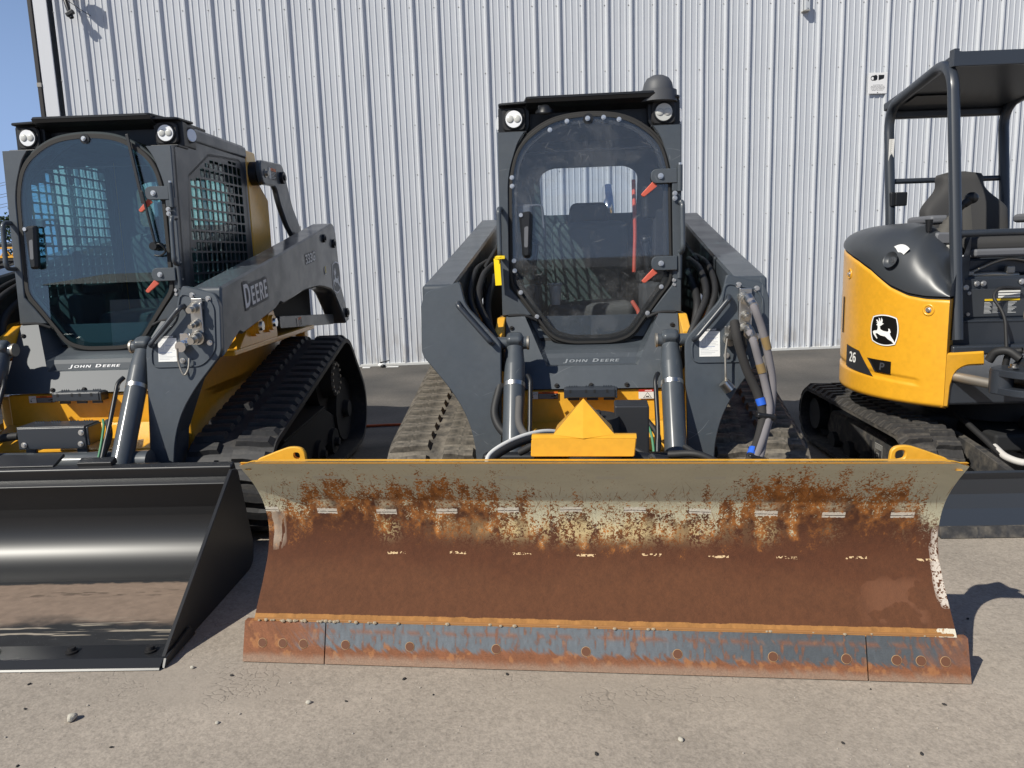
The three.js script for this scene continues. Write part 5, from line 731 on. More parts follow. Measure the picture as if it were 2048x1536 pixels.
// ---------- right machine: small excavator with a canopy ----------
{
  const t = thing('mini_excavator', 'yellow compact excavator with an open canopy and black seat', 'excavator', [2.864, 0, -4.562], -2.5 * Math.PI / 180);
  // tracks
  const path = beltPath([[0.46, 0.212, 0.185], [-0.90, 0.218, 0.192]], 0.0225), lug = lugGeo(0.17, 0.055, 0.026, 0.035), lug2 = lugGeo(0.14, 0.05, 0.026, 0.01);
  for (const s of [-1, 1]) {
    const b = part('rubber_track', [beltGeo(path, s > 0 ? 0.475 : -0.775, s > 0 ? 0.775 : -0.475, 0.028), ...path.filter((p, i) => i % 4 === 1).map(p => bx(0.07, 0.04, 0.03, s * 0.625, 0, 0, 0.005, [Math.atan2(p.nz, p.ny), 0, 0]).translate(0, p.y - p.ny * 0.04, p.z - p.nz * 0.04))], MAT.trackEx, t);
    addLugs(b, path, lug, [s * 0.695], MAT.trackEx, 4, [s < 0]); addLugs(b, path.slice(2).concat(path.slice(0, 2)), lug2, [s * 0.545], MAT.trackEx, 4, [s > 0]);
    const X = s * 0.62;
    const fr = part('track_frame', [plateX([[0.40, 0.09], [-0.72, 0.09], [-0.80, 0.15], [-0.72, 0.28], [-0.2, 0.295], [0.42, 0.275]], X - 0.06, 0.15 * 0.8, { r: 0.03, bev: 0.014 })], MAT.dirtySteel, t);
    part('frame_slot', plateX([[-0.02, 0.13], [-0.055, 0.13], [-0.055, 0.23], [-0.02, 0.23]], X + s * 0.0605 - 0.002, 0.004, { r: 0.01, bev: 0 }), MAT.blackRough, fr);
    if (s < 0) part('plate_print', faceX(0.11, 0.13, X - 0.0625, 0.17, 0.075, 0, -1), print(canvasTex(128, 150, (g, w, h) => { g.clearRect(0, 0, w, h); g.strokeStyle = '#b5b3ae'; g.lineWidth = 5; g.strokeRect(6, 6, w - 12, h - 12); g.fillStyle = '#b5b3ae'; for (let i = 0; i < 4; i++) g.fillRect(14, 14 + i * 8, 100, 4); g.fillRect(30, 70, 26, 6); g.fillRect(30, 92, 20, 6); g.fillRect(66, 66, 8, 30); g.fillRect(56, 100, 30, 6); g.fillRect(66, 106, 8, 26); })), fr, true);
    part('idler_wheel', [cyl([X - 0.08, 0.212, 0.46], [X + 0.08, 0.212, 0.46], 0.155, 0.155, 26)], MAT.blackRough, t);
    part('sprocket', [cyl([X - 0.04, 0.218, -0.90], [X + 0.04, 0.218, -0.90], 0.16, 0.16, 26), cyl([X, 0.218, -0.90], [X + s * 0.11, 0.218, -0.90], 0.115, 0.11, 24)], MAT.blackRough, t);
    for (let k = 0; k < 4; k++) part('roller', cyl([X - 0.09, 0.09, 0.2 - k * 0.27], [X + 0.09, 0.09, 0.2 - k * 0.27], 0.06, 0.06, 16), MAT.blackRough, t);
  }
  part('lower_frame', [bx(0.96, 0.16, 0.62, 0, 0.33, -0.2, 0.03), cyl([0, 0.40, -0.05], [0, 0.52, -0.05], 0.34, 0.34, 32), bx(0.5, 0.10, 0.5, 0, 0.33, 0.25, 0.02)], MAT.blackRough, t);
  // blade
  const bl = part('push_blade', [sweepX([[1.02, 0.006], [1.005, 0.055], [0.965, 0.13], [0.955, 0.20], [0.975, 0.28], [1.0, 0.318], [0.985, 0.325], [0.955, 0.29], [0.935, 0.20], [0.945, 0.12], [0.99, 0.006]], -0.775, 0.775)], MAT.greyEx, t);
  part('edge_bar', sweepX([[1.028, 0.004], [1.012, 0.056], [1.005, 0.058], [1.012, 0.004]], -0.776, 0.776), MAT.dirtySteel, bl);
  for (const s of [-1, 1]) part('blade_arm', plateX([[0.94, 0.06], [0.94, 0.27], [0.55, 0.33], [0.10, 0.38], [0.10, 0.26], [0.55, 0.20]], s > 0 ? 0.34 : -0.38, 0.04), MAT.dirtySteel, bl);
  part('blade_hose', [tube([[-0.36, 0.46, 0.30], [-0.335, 0.38, 0.52], [-0.30, 0.31, 0.70], [-0.235, 0.30, 0.78], [-0.17, 0.35, 0.82], [-0.10, 0.345, 0.86], [-0.02, 0.28, 0.92]], 0.017, 50), cyl([0.0, 0.42, 0.35], [0.0, 0.22, 0.93], 0.045, 0.045, 18)], MAT.hose, bl);
  part('hose_sleeve', [tube([[-0.318, 0.345, 0.61], [-0.30, 0.31, 0.70], [-0.25, 0.298, 0.765], [-0.215, 0.315, 0.795]], 0.0185), tube([[-0.075, 0.327, 0.876], [-0.05, 0.306, 0.896]], 0.0185)], std(L(0.55, 0.53, 0.50), 0.6), bl);
  // upper structure: rounded in plan
  const R = 0.80, CX = -0.03, CZ = -0.05, D = Math.PI / 180, pt = (a, r, y) => [CX + r * Math.sin(a * D), y, CZ + r * Math.cos(a * D)];
  const bnd = a => { const K = [[-180, 1.46], [-110, 1.40], [-95, 1.362], [-85, 1.325], [-76, 1.275], [-65, 1.185], [-57, 1.143], [-50, 1.128], [-40, 1.125]]; for (let i = 1; i < K.length; i++) if (a <= K[i][0]) { const f = (a - K[i - 1][0]) / (K[i][0] - K[i - 1][0]); return lerp(K[i - 1][1], K[i][1], f); } return 1.125; };
  const a0 = -178, a1 = -41.5;
  const cover = part('side_cover', [
    grid((u, v) => { const a = lerp(a0, a1, u), top = bnd(a) - 0.008, y = lerp(0.545, top, v), b = v > 0.97 ? (v - 0.97) / 0.03 : v < 0.03 ? (0.03 - v) / 0.03 : 0; let gr = 0; if (a < -50.5) { const e = Math.abs(y - 0.668 + 0.0006 * (a + 50)) - 0.018; gr = 0.007 * (1 - sst(-0.006, 0.004, e)) * sst(-50.5, -52.5, a); } return pt(a, R - 0.012 * b * b - gr, y); }, 110, 90),
    grid((u, v) => pt(lerp(a0, a1, u), R - 0.012 - v * 0.05, lerp(0.545, 0.53, v)), 110, 1),
    grid((u, v) => pt(lerp(a0, a1, u), R - 0.012 - v * 0.06, bnd(lerp(a0, a1, u)) - 0.008), 110, 1),
    grid((u, v) => { const y = lerp(0.545, bnd(a1) - 0.008, v), p = pt(a1, R - u * 0.14, y); return [p[0] + u * 0.015, y, p[2] - u * 0.03]; }, 2, 6),
  ], MAT.yellow, t);
  part('front_bracket', [plateZ([[-0.565, 0.835], [-0.36, 0.842, 0.008], [-0.355, 0.768, 0.008], [-0.455, 0.766, 0.03], [-0.505, 0.735, 0.06], [-0.523, 0.66], [-0.528, 0.545], [-0.565, 0.545]], 0.475, 0.07, { bev: 0.010, seg: 8 })], MAT.yellow, t);
  for (const [a, y] of [[-48.7, 1.06], [-93, 1.24]]) { const p = pt(a, R + 0.001, y); const bo = part('cover_bolt', [hexBolt(0, 0, 0, 0.010).rotateY(a * D).translate(...p)], MAT.bolt, cover); part('bolt_ring', new THREE.TorusGeometry(0.026, 0.007, 8, 26).rotateY(a * D).translate(...pt(a, R - 0.002, y)), MAT.yellow, cover); }
  const curved = (aL, aR, y0, y1, dr, sk = 0) => grid((u, v) => pt(lerp(aL, aR, u), R + dr, lerp(y0, y1, v) + sk * u), 16, 2);
  part('badge', curved(-74.6, -58.9, 0.838, 1.033, 0.004), print(TX.badge), cover, true);
  part('model_panel', curved(-92.5, -71.4, 0.665, 0.835, 0.003), print(canvasTex(420, 230, (g, w, h) => { g.clearRect(0, 0, w, h); g.fillStyle = '#2c2d30'; g.beginPath(); g.moveTo(0, 20); g.lineTo(232, 50); g.lineTo(420, 228); g.lineTo(0, 196); g.fill(); g.fillStyle = '#f3f3f0'; g.font = 'bold 112px sans-serif'; g.save(); g.translate(64, 152); g.scale(1.0, 1); g.fillText('26', 0, 0); g.restore(); })), cover, true);
  part('letter_panel', curved(-75.4, -62.6, 0.694, 0.768, 0.003), print(canvasTex(300, 130, (g, w, h) => { g.clearRect(0, 0, w, h); g.fillStyle = '#0d0d0f'; g.beginPath(); g.moveTo(0, 0); g.lineTo(w, 6); g.lineTo(w, h); g.lineTo(120, h - 6); g.fill(); g.fillStyle = '#2c2d31'; g.beginPath(); g.moveTo(12, 4); g.lineTo(36, 6); g.lineTo(130, h - 6); g.lineTo(106, h - 8); g.fill(); g.fillStyle = '#45474d'; g.font = 'bold 104px sans-serif'; g.save(); g.transform(1.15, 0, -0.12, 1, 158, 102); g.fillText('P', 0, 0); g.restore(); })), cover, true);
  part('vent_slot', [0, 1].map(k => { const a = -100 - k * 12; return curved(a - 1.2, a + 1.2, 0.88, 1.10, 0.003); }), MAT.blackRough, cover);
  // dark hood above the cover
  const hoodTop = a => { const K = [[-178, 1.50], [-130, 1.525], [-100, 1.525], [-80, 1.525], [-66, 1.51], [-58, 1.47], [-50, 1.36], [-44, 1.24], [-41.5, 1.16]]; for (let i = 1; i < K.length; i++) if (a <= K[i][0]) { const f = (a - K[i - 1][0]) / (K[i][0] - K[i - 1][0]), g = f * f * (3 - 2 * f) * 0.4 + f * 0.6; return lerp(K[i - 1][1], K[i][1], g); } return 1.16; };
  const hood = part('engine_hood', [
    grid((u, v) => { const a = lerp(a0, a1, u), b = bnd(a) + 0.006, top = Math.max(hoodTop(a), b + 0.012), ph = v * Math.PI / 2, dep = 0.30; return pt(a, R + 0.004 - dep * (1 - Math.cos(ph)) * (0.75 + 0.25 * v), lerp(b, top, Math.sin(ph))); }, 100, 22),
    grid((u, v) => { const a = lerp(a0, a1, u), b = bnd(a) + 0.006; return pt(a, R + 0.004 - v * 0.06, b - 0.0005); }, 100, 1),
    grid((u, v) => { const a = a1, b = bnd(a) + 0.006, top = 1.30; return [pt(a, R + 0.004 - u * 0.34, 0)[0], lerp(b, lerp(1.165, 1.45, u), v), pt(a, R + 0.004 - u * 0.34, 0)[2]]; }, 6, 4),
  ], MAT.hood, t);
  part('hood_seal', grid((u, v) => pt(lerp(a0, a1, u), R - 0.006, bnd(lerp(a0, a1, u)) - 0.01 + v * 0.018), 100, 1), MAT.blackRough, hood);
  { const p = pt(-65.5, R - 0.035, 1.305), q = new THREE.Vector3(...p), rt = -65.5 * D; part('lock_cup', [new THREE.LatheGeometry([[0, 0], [0.020, 0.001], [0.040, 0.022], [0.046, 0.026]].map(v => new THREE.Vector2(...v)), 24).rotateX(Math.PI / 2 - 0.35).rotateY(rt).translate(p[0] - 0.012, p[1] + 0.012, p[2] + 0.008)], MAT.hood, hood); part('key_lock', new THREE.CylinderGeometry(0.012, 0.012, 0.012, 16).rotateX(Math.PI / 2 - 0.35).rotateY(rt).translate(p[0] - 0.012, p[1] + 0.012, p[2] + 0.008), MAT.zinc, hood); }
  part('hood_sticker', grid((u, v) => { const w = lerp(-0.55, 0.75, u), r = 0.052 + 0.042 * v; return pt(-64 + Math.sin(w) * r / R / D * 1.0, R - 0.028 - 0.35 * Math.max(0, Math.cos(w) * r - 0.02), 1.312 + Math.cos(w) * r); }, 10, 2), MAT.white, hood);
  // platform, floor and seat base
  part('platform', [bx(1.10, 0.14, 0.95, -0.0, 0.62, 0.05, 0.02), plateZ([[-0.50, 0.855], [0.42, 0.855], [0.42, 0.99], [-0.50, 0.99]], 0.30, 0.15, { r: 0.02 }), bx(0.94, 0.02, 0.9, -0.03, 0.985, 0.0, 0.005), bx(1.0, 0.05, 0.06, -0.02, 0.845, 0.50, 0.012)], MAT.greyEx, t);
  const sb = part('seat_base', [plateZ([[-0.44, 0.99], [0.36, 0.99], [0.36, 1.21], [-0.44, 1.21]], 0.33, 0.03, { r: 0.01 }), bx(0.80, 0.24, 0.5, -0.04, 1.10, 0.06, 0.01), bx(0.66, 0.10, 0.44, -0.05, 1.27, 0.0, 0.02)], MAT.greyEx, t);
  part('panel_plate', plateZ([[-0.405, 1.005], [0.10, 1.005], [0.10, 1.155], [-0.405, 1.155]], 0.362, 0.006, { r: 0.02, bev: 0.002 }), MAT.hood, sb);
  part('info_sticker', faceZ(0.20, 0.125, -0.185, 1.085, 0.3695), print(canvasTex(400, 250, (g, w, h) => { g.clearRect(0, 0, w, h); g.fillStyle = '#e6e6e2'; g.fillRect(120, 6, 250, 18); g.fillRect(140, 34, 230, 20); g.fillRect(140, 62, 230, 20); g.fillStyle = '#e2bd1c'; g.fillRect(0, 92, 372, 22); g.fillStyle = '#cfd0cf'; for (let i = 0; i < 9; i++) { g.fillRect(0, 128 + i * 14, 60 + (i % 3) * 10, 6); g.fillRect(90, 128 + i * 14, 80 - (i % 2) * 30, 4); g.fillRect(250, 128 + i * 14, 90 - (i % 4) * 16, 6); } })), sb, true);
  for (const [x, y] of [[-0.385, 1.165], [-0.37, 1.135], [-0.37, 1.022], [-0.33, 1.185], [-0.295, 1.185], [-0.095, 1.19], [-0.065, 1.19]]) part('panel_bolt', hexBolt(x, y, 0.366, 0.010), MAT.bolt, sb);
  part('engine_bits', [tube([[-0.30, 1.24, 0.24], [-0.12, 1.31, 0.25], [0.10, 1.27, 0.25]], 0.008), tube([[-0.33, 1.22, 0.24], [-0.20, 1.23, 0.26], [-0.05, 1.22, 0.25]], 0.014), bx(0.05, 0.03, 0.05, -0.32, 1.235, 0.25, 0.01), bx(0.05, 0.05, 0.03, -0.10, 1.25, 0.26, 0.012)], MAT.steel, sb);
  const st = part('operator_seat', [
    grid((u, v) => { const a = u * 2 * Math.PI, c = Math.cos(a), s = Math.sin(a), w = lerp(0.245, 0.125, sst(0.50, 0.84, v)) * lerp(0.90, 1, sst(0, 0.3, v)), y = 1.34 + 0.49 * v, e = v > 0.93 ? Math.sqrt(Math.max(0, 1 - Math.pow((v - 0.93) / 0.07, 2))) : 1; const bl2 = Math.sign(c) * Math.pow(Math.abs(c), 0.55) * w * (0.35 + 0.65 * e), dp = Math.sign(s) * Math.pow(Math.abs(s), 0.6) * 0.085 * e; return [-0.13 + bl2, y, -0.20 - 0.10 * v + dp - 0.02 * Math.pow(Math.abs(bl2) / 0.23, 2) * -2]; }, 40, 26),
    bx(0.44, 0.10, 0.44, -0.12, 1.385, 0.02, 0.045), bx(0.30, 0.03, 0.30, -0.12, 1.435, 0.04, 0.015)], MAT.seat, t);
  part('seat_pad', grid((u, v) => { const x = -0.13 + (u - 0.5) * 0.26 * (1 - 0.25 * v * v), y = 1.40 + 0.26 * v; return [x, y, -0.112 - 0.10 * (y - 1.34) / 0.49 - 0.03 * Math.pow((u - 0.5) * 2, 2)]; }, 10, 8), std(L(0.075, 0.072, 0.066), 0.85), st);
  part('fender_trim', [bx(0.60, 0.045, 0.06, -0.02, 1.345, 0.28, 0.015)], MAT.midGrey, st);
  // consoles and levers
  for (const s of [-1, 1]) {
    const cx = s < 0 ? -0.455 : 0.16, c = part('side_console', [plateZ([[cx - 0.065, 1.395], [cx + 0.075, 1.395], [cx + 0.07, 1.25], [cx - 0.02, 1.25]], 0.12, 0.16, { r: 0.012, bev: 0.008 })], MAT.lightGrey, t);
    part('console_top', plateZ([[cx - 0.068, 1.40], [cx - 0.06, 1.465, 0.02], [cx + 0.06, 1.46, 0.02], [cx + 0.078, 1.40]], 0.12, 0.16, { r: 0.01, bev: 0.01 }), MAT.midGrey, c);
    part('lever_boot', [0, 1, 2, 3].map(k => new THREE.CylinderGeometry(0.050 - k * 0.009, 0.058 - k * 0.009, 0.026, 20).scale(1, 1, 1).translate(cx + 0.03 + k * 0.008 * -s, 1.475 + k * 0.022, 0.20)), MAT.boot, c);
    part('control_lever', [cyl([cx + 0.02 - s * 0.02, 1.54, 0.20], [cx + (s < 0 ? 0.125 : 0.02), 1.625, 0.21], 0.016, 0.019, 14), new THREE.SphereGeometry(0.032, 16, 12).scale(1.15, 1, 1).translate(cx + (s < 0 ? 0.15 : -0.01), 1.645, 0.21), cyl([cx + (s < 0 ? 0.11 : 0.03), 1.61, 0.21], [cx + (s < 0 ? 0.15 : -0.01), 1.645, 0.21], 0.021, 0.028, 14)], MAT.black, c);
    part('armrest', bx(0.11, 0.05, 0.30, cx + 0.02, 1.535, 0.0, 0.02), MAT.midGrey, c);
  }
  part('blade_lever', [cyl([-0.545, 1.22, 0.26], [-0.545, 1.50, 0.25], 0.010, 0.010, 10), cyl([-0.545, 1.47, 0.25], [-0.545, 1.535, 0.25], 0.014, 0.021, 14)], MAT.black, t);
  // canopy
  const cn = part('canopy_frame', [
    ...[-1, 1].map(s => { const xf = s < 0 ? -0.487 : 0.40, xr = s < 0 ? -0.44 : 0.27; return bent([[xf, 0.90, 0.505], [xf, 2.27, 0.30], [xf + 0.02 * -s, 2.36, 0.16], [xr, 2.26, -0.58], [xr, 1.50, -0.47], [xr, 1.1, -0.45]], 0.030, 0.16, 14); }),
    cyl([-0.44, 1.80, -0.53], [0.27, 1.80, -0.53], 0.017, 0.017, 14), cyl([-0.487, 1.452, 0.425], [0.40, 1.452, 0.425], 0.0195, 0.0195, 14), bx(0.74, 0.05, 0.05, -0.08, 2.215, -0.585, 0.012), bx(0.74, 0.10, 0.05, -0.10, 1.47, -0.47, 0.012)], MAT.greyEx, t);
  part('canopy_roof', [quads([[[-0.46, 2.392, 0.29], [0.38, 2.392, 0.29], [0.27, 2.30, -0.62], [-0.43, 2.30, -0.62]], [[-0.46, 2.368, 0.28], [-0.43, 2.235, -0.60], [0.27, 2.235, -0.60], [0.38, 2.368, 0.28]]]), bx(0.86, 0.075, 0.02, -0.04, 2.352, 0.295, 0.006), bx(0.03, 0.09, 0.05, -0.478, 2.36, 0.28, 0.004), bx(0.03, 0.05, 0.9, -0.45, 2.32, -0.16, 0.01, [-0.12, 0, 0]), bx(0.03, 0.05, 0.9, 0.33, 2.32, -0.16, 0.01, [-0.12, 0, 0])], MAT.greyEx, cn);
  part('roof_sticker', [new THREE.PlaneGeometry(0.26, 0.16).rotateX(Math.PI / 2).translate(0, 0, 0)].map(g => g.rotateX(-0.15).translate(-0.28, 2.262, -0.36)), std(L(0.12, 0.12, 0.12), 0.6), cn);
  part('post_sticker', new THREE.PlaneGeometry(0.032, 0.17).translate(-0.442, 1.975, -0.508), std(0xffffff, 0.5, { map: canvasTex(48, 256, (g, w, h) => { g.fillStyle = '#e6e4df'; g.fillRect(0, 0, w, h); g.fillStyle = '#8b8b88'; for (let i = 0; i < 26; i++) g.fillRect(10, 8 + i * 9.4, 24 - (i * 7) % 13, 3); }) }), cn, true);
  part('work_light', [bx(0.075, 0.085, 0.05, -0.395, 1.685, -0.46, 0.008), bx(0.03, 0.09, 0.05, -0.44, 1.685, -0.475, 0.008)], MAT.black, cn);
  // swing post and boom foot at the edge of the frame
  const sw = part('swing_post', [plateX([[0.62, 0.66], [0.62, 0.80], [0.80, 0.86], [0.83, 1.10], [0.97, 1.11], [1.0, 0.9], [0.97, 0.64], [0.85, 0.58]].map(p => p.concat(0.04)), -0.27, 0.14, { bev: 0.012 }), plateY([[-0.44, 0.72], [-0.34, 0.62], [-0.10, 0.60], [-0.08, 0.95], [-0.24, 0.97], [-0.38, 0.88]].map(p => p.concat(0.05)), 0.655, 0.035), plateY([[-0.44, 0.72], [-0.34, 0.62], [-0.10, 0.60], [-0.08, 0.95], [-0.24, 0.97], [-0.38, 0.88]].map(p => p.concat(0.05)), 0.745, 0.035), cyl([-0.38, 0.66, 0.74], [-0.38, 0.77, 0.74], 0.055, 0.055, 22), cyl([-0.27, 1.06, 0.90], [-0.36, 1.06, 0.90], 0.05, 0.05, 22)], MAT.greyEx, t);
  part('swing_cylinder', [cyl([-0.56, 0.715, 0.40], [-0.40, 0.695, 0.72], 0.026, 0.026, 18)], MAT.steel, sw);
  part('post_pin', [cyl([-0.345, 1.06, 0.90], [-0.372, 1.06, 0.90], 0.040, 0.036, 22)], MAT.steel, sw); part('grease_nipple', [cyl([-0.32, 0.985, 0.915], [-0.335, 0.965, 0.935], 0.012, 0.010, 8), hexBolt(-0.36, 0.795, 0.80, 0.015, 'y'), hexBolt(-0.21, 0.93, 1.0, 0.012)], MAT.zinc, sw);
  part('boom_foot', [plateX([[0.80, 0.98], [0.86, 1.16], [0.80, 1.9], [0.95, 2.1], [1.10, 1.9], [1.05, 1.10], [0.98, 0.99]].map(p => p.concat(0.05)), -0.11, 0.16, { bev: 0.012 })], MAT.greyEx, sw);
  part('control_cable', [bent([[-0.12, 1.155, 0.40], [-0.24, 1.165, 0.42], [-0.285, 1.12, 0.44], [-0.255, 1.02, 0.52], [-0.27, 0.82, 0.58], [-0.27, 0.70, 0.60]], 0.009, 0.06, 8)], MAT.hose, t);
  part('boom_hose', [tube([[-0.37, 0.80, 0.60], [-0.35, 0.845, 0.62], [-0.31, 0.855, 0.66], [-0.27, 0.82, 0.70]], 0.022, 30, 12), tube([[-0.30, 0.76, 0.62], [-0.29, 0.84, 0.64], [-0.25, 0.86, 0.68]], 0.016, 24, 12)], MAT.hose, t);
}
// ---------- small things on the ground ----------
{
  const stoneM = std(L(0.46, 0.43, 0.36), 0.9), stone = (x, z, r, sd, label) => { seed = sd; const g = new THREE.IcosahedronGeometry(r, 2), p = g.attributes.position, k = [rr(0.75, 1.2), rr(0.55, 0.8), rr(0.75, 1.1)]; for (let i = 0; i < p.count; i++) { const a = V().fromBufferAttribute(p, i), f = 0.8 + 0.4 * fbm(a.x / r * 1.3 + sd, (a.y + a.z) / r * 1.3, 2); p.setXYZ(i, a.x * k[0] * f, a.y * k[1] * f, a.z * k[2] * f); } g.computeVertexNormals(); g.computeBoundingBox(); const m = part(numbered('stone'), [g.translate(0, -g.boundingBox.min.y - 0.001, 0)], stoneM, scene); m.position.set(x, 0, z); m.rotation.y = sd; tag(m, label, 'stone', 'loose stones on the pavement'); };
  stone(-1.432, -2.274, 0.017, 3, 'largest pale stone on the pavement in front of the bucket'); stone(-0.694, -2.329, 0.011, 8, 'pale stone in front of the blade\'s left end'); stone(0.462, -2.073, 0.009, 13, 'small white stone nearest the bottom edge right of centre'); stone(-0.955, -2.233, 0.008, 21, 'flat small stone between the bucket and blade corners'); stone(-1.169, -2.573, 0.009, 34, 'pale chip beside the front corner of the bucket');
  const gr = []; seed = 900; for (let i = 0; i < 420; i++) { const x = rr(-2.6, 2.8), z = rr(-3.1, -1.55), r = 0.0018 + 0.0035 * rnd() * rnd(); gr.push(new THREE.IcosahedronGeometry(r, 0).scale(1, 0.7, 1).translate(x, r * 0.5, z)); }
  const gm = part('gravel', gr, std(L(0.40, 0.36, 0.31), 0.9), scene); gm.userData.kind = 'stuff'; tag(gm, 'fine loose grit scattered over the pavement', 'gravel');
  const chip = []; for (let i = 0; i < 46; i++) { const x = rr(-2.4, 2.7), z = rr(-3.0, -1.6), r = rr(0.003, 0.007); chip.push(new THREE.IcosahedronGeometry(r, 0).scale(1.4, 0.6, 0.8).rotateY(rnd() * 6).translate(x, r * 0.4, z)); }
  const cm = part('asphalt_crumbs', chip, std(L(0.03, 0.028, 0.027), 0.9), scene); cm.userData.kind = 'stuff'; tag(cm, 'dark crumbs of asphalt scattered over the pavement', 'gravel');
  const cord = part(numbered('extension_cord'), [tube([[-1.9, 0.012, -6.62], [-1.4, 0.012, -6.48], [-1.0, 0.012, -6.50], [-0.55, 0.012, -6.44], [-0.2, 0.012, -6.55]], 0.011, 50, 8)], std(L(0.55, 0.10, 0.02), 0.6), scene); tag(cord, 'orange cord lying on the asphalt between the two loaders', 'cord');
  { const q = V(1.86, 0, 0.12).applyAxisAngle(V(0, 1, 0), 0.0582).add(V(-3.5621, 0, -10.1374)), s = thing('litter', 'crumpled black and white scrap at the foot of the wall', 'litter', [q.x, 0, q.z]); part('white_scrap', [new THREE.IcosahedronGeometry(0.05, 1).scale(1.1, 0.6, 0.6).translate(0, 0.03, 0), bx(0.16, 0.01, 0.05, 0.14, 0.006, 0.02, 0.003), bx(0.10, 0.012, 0.05, -0.2, 0.007, 0.03, 0.003)], MAT.white, s); part('black_scrap', [bx(0.13, 0.012, 0.04, 0.04, 0.075, 0, 0.004, [0, 0, 0.2]), new THREE.IcosahedronGeometry(0.03, 1).scale(1.2, 0.8, 0.8).translate(0.02, 0.02, 0.03)], MAT.black, s); }
}
// ---------- far left, beyond the building ----------
const leafM = (c) => std(c, 0.9, { transparent: false });
function tree(x, z, h, w, sd, label, group) {
  seed = sd; const t = thing('tree', label, 'tree', [x, 0, z], 0, group), tr = [cyl([0, 0, 0], [0, h * 0.55, 0], h * 0.022, h * 0.012, 8)]; const lv = [], nC = 26;
  for (let i = 0; i < 9; i++) { const a = rnd() * 6.28, y = h * rr(0.3, 0.7); tr.push(cyl([0, y, 0], [Math.cos(a) * w * 0.35, y + h * 0.16, Math.sin(a) * w * 0.35], h * 0.007, h * 0.002, 5)); }
  part('trunk', tr, std(L(0.06, 0.045, 0.03), 0.9), t);
  for (let c = 0; c < nC; c++) { const a = rnd() * 6.28, k = Math.sqrt(rnd()), y = h * rr(0.32, 0.98), ww = w * 0.5 * Math.sqrt(Math.max(0.05, 1 - Math.pow((y / h - 0.58) / 0.45, 2))), cx = Math.cos(a) * k * ww, cz = Math.sin(a) * k * ww, R = w * rr(0.10, 0.2); for (let l = 0; l < 130; l++) { const d = V(rr(-1, 1), rr(-1, 1), rr(-1, 1)).normalize().multiplyScalar(R * Math.pow(rnd(), 0.4)), s = h * rr(0.008, 0.020); const g = new THREE.PlaneGeometry(s, s * 1.4); g.rotateX(rnd() * 6); g.rotateY(rnd() * 6); g.translate(cx + d.x, y + d.y * 0.8, cz + d.z); lv.push(g); } }
  part('crown', lv, leafM(L(0.035, 0.062, 0.022)), t); return t;
}
tree(-28.0, -45, 4.55, 2.7, 41, 'dark bushy tree at the far left below the power lines');
{ // farm machine behind the left loader
  const t = thing('boom_sprayer', 'yellow boom sprayer far off at the left edge', 'farm machine', [-14.6, 0, -22], 0.1);
  const tr = [], Y = MAT.yellow; for (const y of [1.75, 2.0]) tr.push(bx(2.6, 0.05, 0.05, 0, y, 0, 0.005)); for (let i = 0; i < 9; i++) tr.push(cyl([-1.2 + i * 0.28, 1.75, 0], [-1.06 + i * 0.28, 2.0, 0], 0.015, 0.015, 6), cyl([-1.06 + i * 0.28, 2.0, 0], [-0.92 + i * 0.28, 1.75, 0], 0.015, 0.015, 6));
  part('boom_truss', tr, Y, t); part('tank', [cyl([-1.0, 1.35, -0.6], [1.0, 1.35, -0.6], 0.45, 0.45, 20)], MAT.blackRough, t); part('chassis', [bx(2.4, 0.14, 0.9, 0, 0.85, -0.5, 0.03)], std(L(0.02, 0.09, 0.03), 0.5), t);
  for (const x of [-0.8, 0.8]) { const w = part('wheel', [new THREE.TorusGeometry(0.42, 0.16, 10, 26).translate(x, 0.58, -0.2)], MAT.trackUsed, t); part('rim', cyl([x, 0.58, -0.27], [x, 0.58, -0.13], 0.30, 0.30, 18), Y, w); }
  part('bin_roof', [bx(2.8, 0.09, 1.0, 0, 2.1, -0.6, 0.02)], MAT.greyEx, t);
}
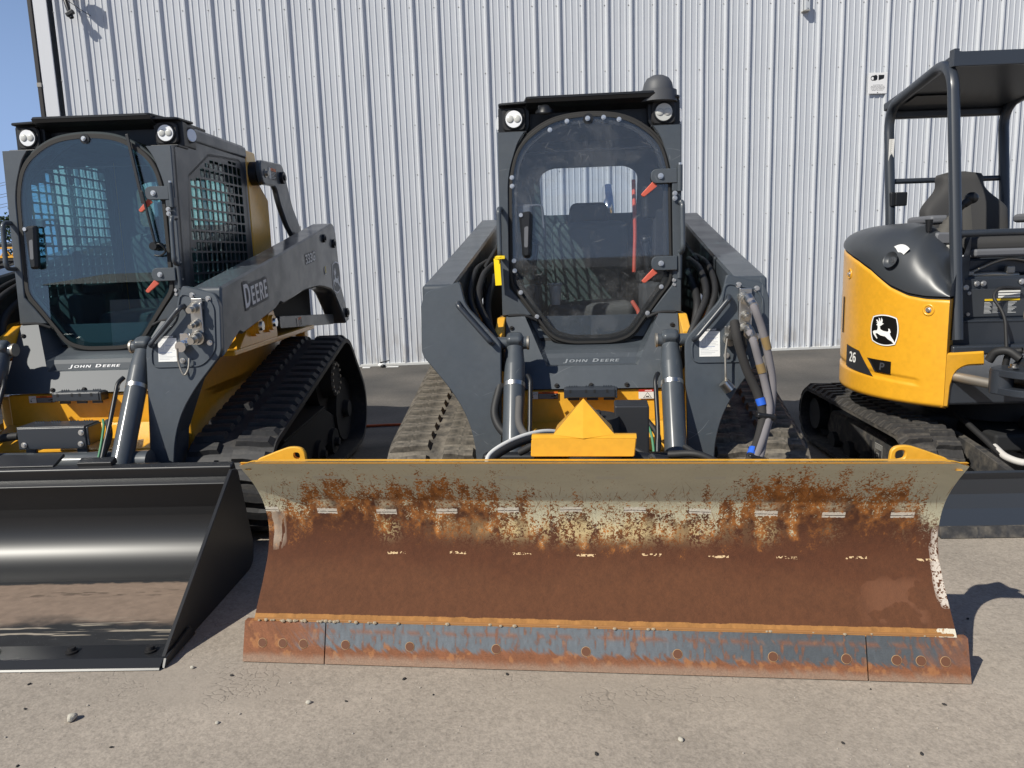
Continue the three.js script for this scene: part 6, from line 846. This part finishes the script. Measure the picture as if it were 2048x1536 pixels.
{ // lattice jib and wires against the sky
  const t = thing('tower_crane', 'thin lattice crane jib against the sky at far left', 'crane', [-94, 0, -160], 0), g = []; const A = [-5.2, 23.3], B = [14, 28.6], C = [14, 24.2];
  g.push(cyl([...A, 0], [...B, 0], 0.10, 0.10, 5), cyl([...A, 0], [...C, 0], 0.10, 0.10, 5)); for (let i = 1; i < 16; i++) { const a = i / 16, b = (i + 0.5) / 16; g.push(cyl([lerp(A[0], B[0], a), lerp(A[1], B[1], a), 0], [lerp(A[0], C[0], b), lerp(A[1], C[1], b), 0], 0.05, 0.05, 4), cyl([lerp(A[0], B[0], a), lerp(A[1], B[1], a), 0], [lerp(A[0], C[0], a - 0.03), lerp(A[1], C[1], a - 0.03), 0], 0.05, 0.05, 4)); }
  const dk = std(L(0.05, 0.055, 0.065), 0.7); part('jib', g, dk, t); part('hoist_rope', [cyl([-5.0, 23.2, 0], [-3.4, 21.2, 0], 0.03, 0.03, 4), cyl([-3.5, 21.4, 0], [-0.5, 18.0, 0], 0.13, 0.13, 5)], dk, t); part('mast', [bx(1.4, 27, 1.4, 14.6, 13.5, 0, 0.02)], dk, t);
}
[[11.12, 0], [10.90, 0.3], [9.90, 0], [9.66, 0.3], [8.84, 0], [8.57, 0.3]].forEach(([y, d], i) => { const w = part(numbered('power_line'), [tube([[-75, y - 4.0, -90 - d], [-56.6, y - 0.22, -90 - d], [-54.3, y + 0.25, -90 - d], [-35, y + 4.2, -90 - d]], 0.025, 20, 5)], std(L(0.10, 0.11, 0.13), 0.7), scene); tag(w, ['topmost', 'second', 'third', 'fourth', 'fifth', 'lowest'][i] + ' of six thin power lines crossing the sky at the left edge', 'power line', 'power lines in the sky'); });
// ---------- behind the camera: what the door glass mirrors ----------
{
  const t = thing('workshop', 'long dark workshop across the yard behind the viewer', 'building', [-4.2, 0, 33], 0);
  part('wall', [bx(42, 3.9, 12, -2.5, 1.95, 6, 0.05)], std(L(0.05, 0.05, 0.055), 0.8), t); part('roof', [plateX([[-0.4, 3.9], [6, 4.9], [12.4, 3.9]], -23.7, 42.4, { bev: 0 })], std(L(0.06, 0.06, 0.065), 0.7), t); part('door', [bx(3.0, 3.0, 0.1, -18.5, 1.5, -0.06, 0.02)], std(L(0.5, 0.5, 0.5), 0.6), t);
  tree(-25, 50, 9, 6, 61, 'broad tree rising behind the far end of the workshop roof', 'trees across the yard'); tree(-21, 50, 8.6, 5, 67, 'smaller tree beside the broad one behind the workshop', 'trees across the yard'); tree(24, 44, 8.5, 6, 71, 'lone tree past the near end of the workshop', 'trees across the yard');
}
renderer.render(scene, camera);
